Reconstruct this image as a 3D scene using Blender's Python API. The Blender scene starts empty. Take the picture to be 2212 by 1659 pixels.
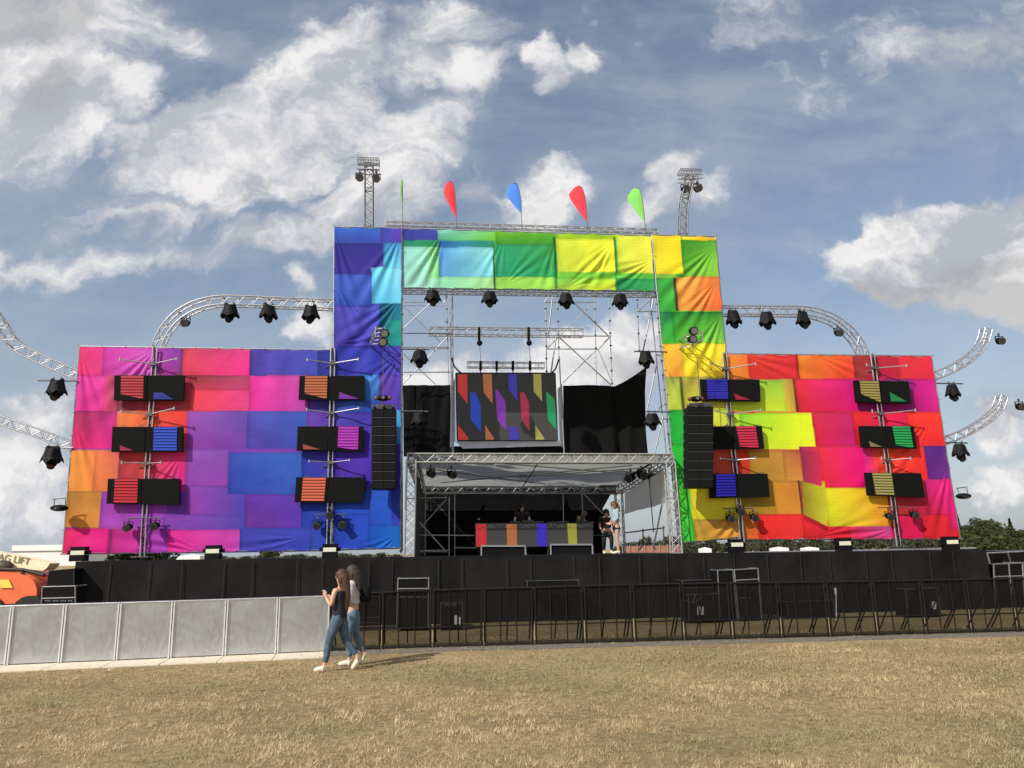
import bpy, math, random
import numpy as np
from mathutils import Vector, Matrix, noise as mnoise
random.seed(7); rng = np.random.default_rng(7)
C = bpy.context.scene.collection
SC = bpy.context.scene
PI = math.pi

# ------------------------------------------------------------------ camera
FPX = 1680.0; IW = 2212.0; IH = 1659.0; EYE = 1.9
PITCH = math.radians(12.16); ROLL = math.radians(1.15)
Fv = Vector((0, math.cos(PITCH), math.sin(PITCH)))
R0 = Vector((1, 0, 0)); U0 = Vector((0, -math.sin(PITCH), math.cos(PITCH)))
Rv = R0*math.cos(ROLL) - U0*math.sin(ROLL)
Uv = U0*math.cos(ROLL) + R0*math.sin(ROLL)
cam_d = bpy.data.cameras.new('camera'); cam = bpy.data.objects.new('camera', cam_d); C.objects.link(cam)
M = Matrix((Rv, Uv, -Fv)).transposed().to_4x4(); M.translation = Vector((0, 0, EYE)); cam.matrix_world = M
cam_d.sensor_width = 36.0; cam_d.lens = 36.0*FPX/IW; cam_d.clip_start = 0.1; cam_d.clip_end = 6000
SC.camera = cam
# ------------------------------------------------------------------ light
TRAVEL = Vector((0.54, 0.57, -0.66)).normalized()
sd = bpy.data.lights.new('sun', 'SUN'); sd.energy = 4.4; sd.angle = math.radians(0.5); sd.color = (1.0, 0.95, 0.87)
sun = bpy.data.objects.new('sun', sd); C.objects.link(sun)
sun.rotation_euler = TRAVEL.to_track_quat('-Z', 'Y').to_euler()
SUN_EL = math.asin(-TRAVEL.z); SUN_ROT = math.atan2(-TRAVEL.x, -TRAVEL.y)
SC.view_settings.view_transform = 'Standard'; SC.view_settings.look = 'None'
SC.view_settings.exposure = 0.0; SC.view_settings.gamma = 1.0

def ray(x, y):
    return Fv*FPX + Rv*(x-IW/2) + Uv*(IH/2-y)
def dirpt(x, y):                      # direction as (X/Y, Z/Y)
    d = ray(x, y); return d.x/d.y, d.z/d.y
SL = 0.082                            # the stage front runs slightly away to the right
def P(x, y, k):                       # point on the vertical stage plane at depth k
    d = ray(x, y); t = k/(d.y - SL*d.x); return Vector((d.x*t, d.y*t, EYE+d.z*t))
def G(x, y, z=0.0):                   # point on the ground
    d = ray(x, y); t = (z-EYE)/d.z; return Vector((d.x*t, d.y*t, z))
def at(x, y, Y):
    d = ray(x, y); t = Y/d.y; return Vector((d.x*t, Y, EYE+d.z*t))
YAW = math.atan(SL)
SV = Vector((math.cos(YAW), math.sin(YAW), 0)); NV = Vector((-math.sin(YAW), math.cos(YAW), 0)); ZV = Vector((0, 0, 1))
def sx(k): return FPX/k*1.0

# ------------------------------------------------------------------ world
def build_world():
    w = bpy.data.worlds.new('World'); SC.world = w; w.use_nodes = True
    nt = w.node_tree; N = nt.nodes; L = nt.links; N.clear()
    out = N.new('ShaderNodeOutputWorld'); bg = N.new('ShaderNodeBackground'); bg.inputs[1].default_value = 0.13
    L.new(bg.outputs[0], out.inputs[0])
    sky = N.new('ShaderNodeTexSky'); sky.sky_type = 'NISHITA'; sky.sun_disc = False
    sky.sun_elevation = SUN_EL; sky.sun_rotation = SUN_ROT; sky.air_density = 1.0; sky.dust_density = 1.5; sky.ozone_density = 1.6
    tc = N.new('ShaderNodeTexCoord')
    sep = N.new('ShaderNodeSeparateXYZ'); L.new(tc.outputs['Generated'], sep.inputs[0])
    def m(op, a, b=None, c=None, clamp=False):
        n = N.new('ShaderNodeMath'); n.operation = op; n.use_clamp = clamp
        for i, v in enumerate((a, b, c)):
            if v is None: continue
            if isinstance(v, (int, float)): n.inputs[i].default_value = v
            else: L.new(v, n.inputs[i])
        return n.outputs[0]
    def smooth(v, a, b):
        n = N.new('ShaderNodeMapRange'); n.interpolation_type = 'SMOOTHSTEP'; n.clamp = True
        L.new(v, n.inputs[0]); n.inputs[1].default_value = a; n.inputs[2].default_value = b
        n.inputs[3].default_value = 0; n.inputs[4].default_value = 1; return n.outputs[0]
    ay = m('MAXIMUM', m('ABSOLUTE', sep.outputs[1]), 0.05)
    u = m('DIVIDE', sep.outputs[0], ay); v = m('DIVIDE', sep.outputs[2], ay)
    cmb = N.new('ShaderNodeCombineXYZ'); L.new(u, cmb.inputs[0]); L.new(v, cmb.inputs[1]); L.new(m('SIGN', sep.outputs[1]), cmb.inputs[2])
    def noise(vec, scale, detail=6, rough=0.55, sxyz=(1, 1, 1), dist=0.0, off=(0, 0, 0)):
        mp = N.new('ShaderNodeMapping'); mp.inputs['Scale'].default_value = sxyz; mp.inputs['Location'].default_value = off
        L.new(vec, mp.inputs[0])
        n = N.new('ShaderNodeTexNoise'); n.inputs['Scale'].default_value = scale; n.inputs['Detail'].default_value = detail
        n.inputs['Roughness'].default_value = rough; n.inputs['Distortion'].default_value = dist
        L.new(mp.outputs[0], n.inputs['Vector']); return n
    wn = noise(cmb.outputs[0], 5.0, 5, 0.6)
    dv = N.new('ShaderNodeVectorMath'); dv.operation = 'SUBTRACT'; L.new(wn.outputs['Color'], dv.inputs[0]); dv.inputs[1].default_value = (.5, .5, .5)
    sc_ = N.new('ShaderNodeVectorMath'); sc_.operation = 'SCALE'; L.new(dv.outputs[0], sc_.inputs[0]); sc_.inputs['Scale'].default_value = 0.20
    ad = N.new('ShaderNodeVectorMath'); ad.operation = 'ADD'; L.new(cmb.outputs[0], ad.inputs[0]); L.new(sc_.outputs[0], ad.inputs[1])
    flat = N.new('ShaderNodeVectorMath'); flat.operation = 'MULTIPLY'; L.new(ad.outputs[0], flat.inputs[0]); flat.inputs[1].default_value = (1, 1, 0)
    def blobs(lst):
        acc = None
        for (bx, by, rx, ry, rot, amp) in lst:
            cu, cv = dirpt(bx, by)
            mp = N.new('ShaderNodeMapping'); mp.vector_type = 'TEXTURE'
            mp.inputs['Location'].default_value = (cu, cv, 0); mp.inputs['Rotation'].default_value = (0, 0, math.radians(rot))
            mp.inputs['Scale'].default_value = (rx/FPX*1.08, ry/FPX*1.08, 1)
            L.new(flat.outputs[0], mp.inputs[0])
            ln = N.new('ShaderNodeVectorMath'); ln.operation = 'LENGTH'; L.new(mp.outputs[0], ln.inputs[0])
            q = m('MULTIPLY', m('SUBTRACT', 1.0, ln.outputs['Value']), amp)
            acc = q if acc is None else m('SMOOTH_MAX', acc, q, 0.25)
        return m('MAXIMUM', acc, -1.0)
    CL = [  # x, y, rx, ry, rot, amp   (degrees counterclockwise)
        (60, 90, 330, 190, 20, 1.7), (60, 270, 280, 150, 15, 1.7), (230, 210, 120, 110, 50, 1.0), (360, 60, 130, 60, -20, .6),
        (310, 320, 130, 50, 0, 1.0), (480, 300, 260, 115, 20, 2.2), (650, 230, 270, 160, 35, 2.2), (760, 120, 150, 130, 60, 1.4), (560, 360, 220, 80, 15, 1.2),
        (930, 130, 150, 90, -30, 1.1), (960, 60, 130, 90, 0, .9), (820, 300, 170, 110, 0, .8), (780, 430, 150, 80, 20, 1.0), (640, 520, 150, 60, 10, 1.0),
        (400, 560, 200, 50, 0, .55), (150, 570, 200, 50, 0, .5), (500, 440, 90, 40, 20, .9), (300, 470, 200, 40, 5, .5), (560, 520, 160, 60, 5, .8), (880, 460, 110, 70, 20, .8), (1010, 420, 70, 50, 20, .5), (680, 610, 40, 30, 0, .7), (690, 690, 60, 60, 10, 1.0),
        (1170, 130, 60, 55, 0, 1.1), (1265, 130, 50, 50, 0, 1.0), (1200, 190, 50, 40, 0, .6), (1150, 430, 110, 80, 30, 1.2), (1430, 400, 80, 40, 40, .9), (1500, 440, 80, 60, 0, .7), (1390, 470, 90, 40, 10, .7),
        (1300, 760, 180, 70, 10, 1.3), (1390, 720, 90, 50, 10, 1.0), (1000, 800, 120, 50, 0, .8), (80, 900, 140, 80, 0, .9), (40, 1040, 160, 120, 0, .55),
        (1960, 570, 190, 125, 15, 2.6), (2120, 530, 230, 140, 10, 2.8), (1870, 570, 120, 80, 20, 1.8), (2230, 580, 200, 130, 0, 2.6), (2020, 630, 180, 60, 0, 1.8),
        (2190, 900, 80, 60, 10, 1.0), (2120, 1050, 110, 25, 0, .5), (2190, 1010, 80, 30, 0, .6), (1700, 60, 260, 60, 10, .12), (2120, 90, 260, 130, 0, .25)]
    GR = [(2060, 655, 300, 65, 3, 1.8), (2120, 590, 200, 45, 8, .9), (40, 60, 230, 120, 10, 1.6), (120, 200, 110, 80, 30, .9), (1340, 780, 140, 40, 5, .7), (2140, 80, 300, 160, 0, .8), (60, 960, 160, 50, 0, .5)]
    f1 = noise(ad.outputs[0], 5.0, 10, 0.62, (1, 1.35, 1), 0.25)
    fld = m('ADD', blobs(CL), m('MULTIPLY', m('SUBTRACT', f1.outputs[0], 0.5), 1.9))
    back = m('MULTIPLY', m('LESS_THAN', sep.outputs[1], 0.0), m('MULTIPLY', m('SUBTRACT', f1.outputs[0], 0.44), 5.0))
    dens = smooth(m('MAXIMUM', fld, back), -0.12, 0.60)
    # thin veils
    st = noise(cmb.outputs[0], 2.2, 7, 0.62, (1.0, 3.2, 1), 0.6, (3, 1, 0))
    veil = m('ADD', m('MULTIPLY', smooth(st.outputs[0], 0.36, 0.72), 0.36), 0.06)
    low = smooth(v, 0.42, 0.0)
    lowv = m('MULTIPLY', low, 0.45)
    halo = m('MULTIPLY', smooth(m('ADD', fld, m('MULTIPLY', m('SUBTRACT', st.outputs[0], .5), 1.2)), -0.60, 0.40), 0.20)
    veil = m('ADD', m('MAXIMUM', m('ADD', veil, lowv), 0.0), halo, clamp=True)
    hor = smooth(sep.outputs[2], -0.02, 0.03)
    def mix(fac, a, b):
        n = N.new('ShaderNodeMix'); n.data_type = 'RGBA'; L.new(fac, n.inputs[0])
        for i, q in ((6, a), (7, b)):
            if isinstance(q, tuple): n.inputs[i].default_value = q+(1,)
            else: L.new(q, n.inputs[i])
        return n.outputs[2]
    f2 = noise(ad.outputs[0], 7.5, 8, 0.6, (1, 1.3, 1), 0.2, (5, 2, 0))
    shade = m('ADD', smooth(f2.outputs[0], 0.42, 0.72), 0.0)
    f3 = noise(ad.outputs[0], 5.0, 10, 0.62, (1, 1.35, 1), 0.25, (-.035, .055, 0))
    relief = m('MULTIPLY_ADD', m('SUBTRACT', f1.outputs[0], f3.outputs[0]), 5.0, 0.50, clamp=True)
    grey = smooth(m('ADD', blobs(GR), m('MULTIPLY', m('SUBTRACT', f2.outputs[0], .5), .9)), -0.05, 0.75)
    ccol = mix(relief, (3.6, 3.8, 4.25), (6.9, 6.8, 6.75))
    ccol = mix(m('MULTIPLY', shade, 0.30), ccol, (4.3, 4.45, 4.9))
    ccol = mix(m('MULTIPLY', grey, 0.62), ccol, (3.0, 3.1, 3.2))
    skyc = mix(0.0 if False else veil, sky.outputs[0], (3.5, 3.95, 4.8))
    tint = N.new('ShaderNodeMix'); tint.data_type = 'RGBA'; tint.blend_type = 'MULTIPLY'; tint.inputs[0].default_value = 1.0
    L.new(skyc, tint.inputs[6]); tint.inputs[7].default_value = (.98, .96, .92, 1)
    L.new(mix(m('MULTIPLY', dens, hor), tint.outputs[2], ccol), bg.inputs[0])
build_world()

# ------------------------------------------------------------------ helpers
def lin(h, f=1.0):
    h = h.lstrip('#'); r = []
    for i in (0, 2, 4):
        c = int(h[i:i+2], 16)/255; c = c/12.92 if c <= .04045 else ((c+.055)/1.055)**2.4
        r.append(c*f)
    return tuple(r)
MATS = {}
def mat(name, col, rough=0.6, metal=0.0, var=0.0, vscale=8.0, bump=0.0, bscale=40.0, emit=0.0, ecol=None, spec=0.5, trans=0.0, stripes=None, stretch=(1, 1, 1)):
    if name in MATS: return MATS[name]
    mt = bpy.data.materials.new(name); MATS[name] = mt; mt.use_nodes = True
    nt = mt.node_tree; N = nt.nodes; L = nt.links; b = N['Principled BSDF']
    b.inputs['Base Color'].default_value = tuple(col)+(1,); b.inputs['Roughness'].default_value = rough
    b.inputs['Metallic'].default_value = metal; b.inputs['Specular IOR Level'].default_value = spec
    tc = N.new('ShaderNodeTexCoord'); mp = N.new('ShaderNodeMapping'); mp.inputs['Scale'].default_value = stretch; L.new(tc.outputs['Object'], mp.inputs[0])
    colsock = None
    if var > 0:
        n = N.new('ShaderNodeTexNoise'); n.inputs['Scale'].default_value = vscale; n.inputs['Detail'].default_value = 6; n.inputs['Roughness'].default_value = .65
        L.new(mp.outputs[0], n.inputs['Vector'])
        r = N.new('ShaderNodeMapRange'); L.new(n.outputs[0], r.inputs[0]); r.inputs[1].default_value = .3; r.inputs[2].default_value = .7
        r.inputs[3].default_value = 1-var; r.inputs[4].default_value = 1+var
        mx = N.new('ShaderNodeVectorMath'); mx.operation = 'SCALE'; mx.inputs[0].default_value = tuple(col); L.new(r.outputs[0], mx.inputs['Scale'])
        colsock = mx.outputs[0]; L.new(colsock, b.inputs['Base Color'])
        rr = N.new('ShaderNodeMapRange'); L.new(n.outputs[0], rr.inputs[0]); rr.inputs[3].default_value = max(.05, rough-.12); rr.inputs[4].default_value = min(1, rough+.12)
        L.new(rr.outputs[0], b.inputs['Roughness'])
    if bump > 0:
        n2 = N.new('ShaderNodeTexNoise'); n2.inputs['Scale'].default_value = bscale; n2.inputs['Detail'].default_value = 4; L.new(mp.outputs[0], n2.inputs['Vector'])
        bp = N.new('ShaderNodeBump'); bp.inputs['Strength'].default_value = 1.0; bp.inputs['Distance'].default_value = bump; L.new(n2.outputs[0], bp.inputs['Height'])
        L.new(bp.outputs[0], b.inputs['Normal'])
    if emit > 0:
        ec = ecol or col
        b.inputs['Emission Color'].default_value = tuple(ec)+(1,); b.inputs['Emission Strength'].default_value = emit
        if stripes:
            sp = N.new('ShaderNodeSeparateXYZ'); L.new(tc.outputs['Object'], sp.inputs[0])
            a = N.new('ShaderNodeMath'); a.operation = 'MULTIPLY'; L.new(sp.outputs[2], a.inputs[0]); a.inputs[1].default_value = stripes
            f = N.new('ShaderNodeMath'); f.operation = 'FRACT'; L.new(a.outputs[0], f.inputs[0])
            g = N.new('ShaderNodeMath'); g.operation = 'GREATER_THAN'; L.new(f.outputs[0], g.inputs[0]); g.inputs[1].default_value = .22
            h = N.new('ShaderNodeMapRange'); L.new(g.outputs[0], h.inputs[0]); h.inputs[3].default_value = emit*.55; h.inputs[4].default_value = emit
            L.new(h.outputs[0], b.inputs['Emission Strength'])
    if trans > 0:
        o = N['Material Output']; tr = N.new('ShaderNodeBsdfTranslucent'); tr.inputs[0].default_value = tuple(col)+(1,)
        ms = N.new('ShaderNodeMixShader'); ms.inputs[0].default_value = trans
        L.new(b.outputs[0], ms.inputs[1]); L.new(tr.outputs[0], ms.inputs[2]); L.new(ms.outputs[0], o.inputs[0])
    return mt

class MB:
    def __init__(s): s.v = []; s.f = []; s.sm = []; s.mi = []
    def add(s, vs, fs, smooth=False, mi=0):
        o = len(s.v); s.v += [tuple(p) for p in vs]; s.f += [tuple(i+o for i in f) for f in fs]; s.sm += [smooth]*len(fs); s.mi += [mi]*len(fs); return s
    def box(s, c, size, ax=None, mi=0):
        c = Vector(c); a = ax or (Vector((1, 0, 0)), Vector((0, 1, 0)), Vector((0, 0, 1)))
        h = [q/2 for q in size]
        vs = [c + a[0]*h[0]*i + a[1]*h[1]*j + a[2]*h[2]*k for i in (-1, 1) for j in (-1, 1) for k in (-1, 1)]
        return s.add(vs, [(0, 1, 3, 2), (4, 6, 7, 5), (0, 4, 5, 1), (2, 3, 7, 6), (0, 2, 6, 4), (1, 5, 7, 3)], mi=mi)
    def sbox(s, c, size, mi=0): return s.box(c, size, (SV, NV, ZV), mi)
    def tube(s, a, b, r, seg=6, r2=None, cap=True, mi=0):
        a = Vector(a); b = Vector(b); d = (b-a)
        if d.length < 1e-6: return s
        d.normalize(); x = d.orthogonal().normalized(); y = d.cross(x); r2 = r if r2 is None else r2
        vs = []
        for (p, q) in ((a, r), (b, r2)):
            for i in range(seg):
                t = 2*PI*i/seg; vs.append(p + (x*math.cos(t)+y*math.sin(t))*q)
        s.add(vs, [(i, (i+1) % seg, seg+(i+1) % seg, seg+i) for i in range(seg)], True, mi)
        if cap:
            s.add(vs[:seg], [tuple(reversed(range(seg)))], mi=mi); s.add(vs[seg:], [tuple(range(seg))], mi=mi)
        return s
    def path(s, pts, r, seg=6):
        for a, b in zip(pts[:-1], pts[1:]): s.tube(a, b, r, seg)
        return s
    def ball(s, c, r, seg=12, rings=8, sc=(1, 1, 1), mi=0, jit=0.0):
        c = Vector(c); vs = [c+Vector((0, 0, r*sc[2]))]
        for j in range(1, rings):
            ph = PI*j/rings
            for i in range(seg):
                th = 2*PI*i/seg; q = r*(1+random.uniform(-jit, jit))
                vs.append(c+Vector((q*sc[0]*math.sin(ph)*math.cos(th), q*sc[1]*math.sin(ph)*math.sin(th), q*sc[2]*math.cos(ph))))
        vs.append(c-Vector((0, 0, r*sc[2]))); fs = []
        for i in range(seg): fs.append((0, 1+i, 1+(i+1) % seg))
        for j in range(rings-2):
            for i in range(seg):
                a = 1+j*seg+i; b = 1+j*seg+(i+1) % seg; fs.append((a, a+seg, b+seg, b))
        l = len(vs)-1; o = 1+(rings-2)*seg
        for i in range(seg): fs.append((l, o+(i+1) % seg, o+i))
        return s.add(vs, fs, True, mi)
    def prism(s, pts, d, mi=0):        # polygon extruded along d
        n = len(pts); d = Vector(d); vs = [Vector(p) for p in pts]+[Vector(p)+d for p in pts]
        return s.add(vs, [tuple(range(n)), tuple(reversed(range(n, 2*n)))]+[(i, n+i, n+(i+1) % n, (i+1) % n) for i in range(n)], mi=mi)
    def build(s, name, m, parent=None):
        off = parent_loc(parent) if parent else Vector((0, 0, 0))
        me = bpy.data.meshes.new(name); me.from_pydata([tuple(Vector(p)-off) for p in s.v], [], s.f); me.update()
        for q in (m if isinstance(m, (list, tuple)) else [m]): me.materials.append(q)
        me.polygons.foreach_set('use_smooth', s.sm); me.polygons.foreach_set('material_index', s.mi)
        o = bpy.data.objects.new(name, me); C.objects.link(o)
        if parent: o.parent = parent
        return o
def parent_loc(o):
    v = Vector((0, 0, 0))
    while o is not None: v += o.location; o = o.parent
    return v
def tag(o, label, cat, group=None, kind=None):
    if label: o['label'] = label
    if cat: o['category'] = cat
    if group: o['group'] = group
    if kind: o['kind'] = kind
    return o
def thing(name, label, cat, loc=(0, 0, 0), group=None):
    o = bpy.data.objects.new(name, None); C.objects.link(o); o.location = loc; o.empty_display_size = .2
    return tag(o, label, cat, group)
def kids(o): return [c for c in C.objects if c.parent == o]
def dup(root, loc, rotz=0, label=None, group=None, scale=None, name=None):
    def cp(o, par):
        c = o.copy(); C.objects.link(c); c.parent = par
        for g in CH.get(o.name, []): cp(g, c)
        return c
    CH = {}
    for q in C.objects:
        if q.parent: CH.setdefault(q.parent.name, []).append(q)
    r = cp(root, None); r.location = loc; r.rotation_euler = (0, 0, rotz)
    if label: r['label'] = label
    if group: r['group'] = group
    if scale: r.scale = scale if isinstance(scale, tuple) else (scale,)*3
    return r
def text_mesh(body, size, parent, m, origin, ax, name='lettering', depth=0.004):
    cu = bpy.data.curves.new(name, 'FONT'); cu.body = body; cu.size = size; cu.extrude = depth; cu.align_x = 'CENTER'; cu.align_y = 'CENTER'
    t = bpy.data.objects.new(name, cu); C.objects.link(t)
    bpy.context.view_layer.update()
    me = bpy.data.meshes.new_from_object(t.evaluated_get(bpy.context.evaluated_depsgraph_get()))
    bpy.data.objects.remove(t)
    X, Y, Z = ax; off = Vector(origin)-parent_loc(parent)
    for v in me.vertices:
        c = v.co.copy(); v.co = off + X*c.x + Y*c.y + Z*c.z
    me.materials.clear(); me.materials.append(m)
    o = bpy.data.objects.new(name, me); C.objects.link(o); o.parent = parent; return o

alu = mat('aluminium', (.50, .50, .51), .38, .8, .15, 20)
steel = mat('galvanised steel', (.42, .43, .45), .45, .8, .15, 15)
dsteel = mat('dark steel', (.12, .12, .13), .5, .6, .2, 12)
black = mat('black paint', (.006, .006, .0065), .65, 0, .25, 10, spec=.12)
blackcloth = mat('black cloth', (.006, .006, .0065), .85, 0, .3, 3, .004, 30, spec=.15)
cover_m = mat('black rain cover', (.0055, .0055, .006), .6, 0, .3, 6, .01, 14, spec=.16)
glass_m = mat('lens glass', (.02, .022, .03), .15, 0, spec=.4)
chrome = mat('bright reflector', (.22, .22, .22), .3, .6, .1)

# ------------------------------------------------------------------ truss
def frame_at(pts, i):
    a = pts[max(0, i-1)]; b = pts[min(len(pts)-1, i+1)]; return (b-a).normalized()
def truss_geo(pts, side, w, h, r=.022, step=None, root=None, lr=.011, m=None, nch=4):
    """four chords + zigzag lacing along pts; side = depth direction"""
    m = m or alu
    side = Vector(side).normalized(); secs = []
    for i, p in enumerate(pts):
        t = frame_at(pts, i); up = t.cross(side).normalized(); s2 = up.cross(t).normalized()
        secs.append([p+s2*(w/2)*a+up*(h/2)*b for a, b in ((-1, -1), (1, -1), (1, 1), (-1, 1))])
    for c in range(4):
        mb = MB().path([s[c] for s in secs], r, 6); mb.build('chord', m, root)
    lc = MB()
    for i in range(len(secs)-1):
        a, b = secs[i], secs[i+1]
        for c in range(4):
            d = (c+1) % 4
            if (i+c) % 2 == 0: lc.tube(a[c], b[d], lr, 4, cap=False)
            else: lc.tube(a[d], b[c], lr, 4, cap=False)
        if i % 6 == 0:
            for c in range(4): lc.tube(a[c], a[(c+1) % 4], lr*1.3, 4, cap=False)
    for c in range(4): lc.tube(secs[-1][c], secs[-1][(c+1) % 4], lr*1.3, 4, cap=False)
    lc.build('lacing', m, root)
    return secs
def resample(pts, step):
    out = [pts[0]]; 
    tot = sum((b-a).length for a, b in zip(pts[:-1], pts[1:])); n = max(2, int(round(tot/step)))
    ds = [0]
    for a, b in zip(pts[:-1], pts[1:]): ds.append(ds[-1]+(b-a).length)
    res = []
    for i in range(n+1):
        t = tot*i/n; j = 0
        while j < len(ds)-2 and ds[j+1] < t: j += 1
        q = (t-ds[j])/max(1e-6, ds[j+1]-ds[j]); res.append(pts[j].lerp(pts[j+1], q))
    return res
def smoothpath(pts, n=6):
    res = []
    for i in range(len(pts)-1):
        p0 = pts[max(0, i-1)]; p1 = pts[i]; p2 = pts[i+1]; p3 = pts[min(len(pts)-1, i+2)]
        for j in range(n):
            t = j/n
            res.append(0.5*((2*p1)+(p2-p0)*t+(2*p0-5*p1+4*p2-p3)*t*t+(3*p1-p0-3*p2+p3)*t**3))
    res.append(pts[-1]); return res
def truss(label, pts, side, w, h, step=.28, group=None, r=.024, name='lighting_truss', cat='truss', m=None, lr=.011):
    root = thing(name, label, cat, tuple(pts[0]), group)
    truss_geo(resample(pts, step), side, w, h, r, None, root, lr, m); return root
# ------------------------------------------------------------------ ground and grass
def ground_mat():
    mt = bpy.data.materials.new('dry grass ground'); mt.use_nodes = True; nt = mt.node_tree; N = nt.nodes; L = nt.links; b = N['Principled BSDF']
    b.inputs['Roughness'].default_value = .95; b.inputs['Specular IOR Level'].default_value = .1
    tc = N.new('ShaderNodeTexCoord')
    def ns(sc, det, ro=.6):
        n = N.new('ShaderNodeTexNoise'); n.inputs['Scale'].default_value = sc; n.inputs['Detail'].default_value = det; n.inputs['Roughness'].default_value = ro
        L.new(tc.outputs['Object'], n.inputs['Vector']); return n
    n1 = ns(.45, 6); n2 = ns(9, 8, .7); n3 = ns(60, 4, .7)
    r = N.new('ShaderNodeValToRGB'); L.new(n1.outputs[0], r.inputs[0])
    r.color_ramp.elements[0].position = .36; r.color_ramp.elements[0].color = (.34, .26, .14, 1)
    r.color_ramp.elements[1].position = .62; r.color_ramp.elements[1].color = (.50, .385, .22, 1)
    r2 = N.new('ShaderNodeValToRGB'); L.new(n2.outputs[0], r2.inputs[0])
    r2.color_ramp.elements[0].position = .34; r2.color_ramp.elements[0].color = (.55, .54, .50, 1)
    r2.color_ramp.elements[1].position = .68; r2.color_ramp.elements[1].color = (1.25, 1.2, 1.1, 1)
    mx = N.new('ShaderNodeMix'); mx.data_type = 'RGBA'; mx.blend_type = 'MULTIPLY'; mx.inputs[0].default_value = 1
    L.new(r.outputs[0], mx.inputs[6]); L.new(r2.outputs[0], mx.inputs[7]); L.new(mx.outputs[2], b.inputs['Base Color'])
    bp = N.new('ShaderNodeBump'); bp.inputs['Distance'].default_value = .03; L.new(n3.outputs[0], bp.inputs['Height']); L.new(bp.outputs[0], b.inputs['Normal'])
    return mt
gm = ground_mat()
me = bpy.data.meshes.new('ground'); me.from_pydata([(-3000, -300, 0), (3000, -300, 0), (3000, 5000, 0), (-3000, 5000, 0)], [], [(0, 1, 2, 3)])
me.materials.append(gm); go = bpy.data.objects.new('ground', me); C.objects.link(go); tag(go, 'dry yellow grass field running to the horizon', 'ground', kind='structure')

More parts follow.
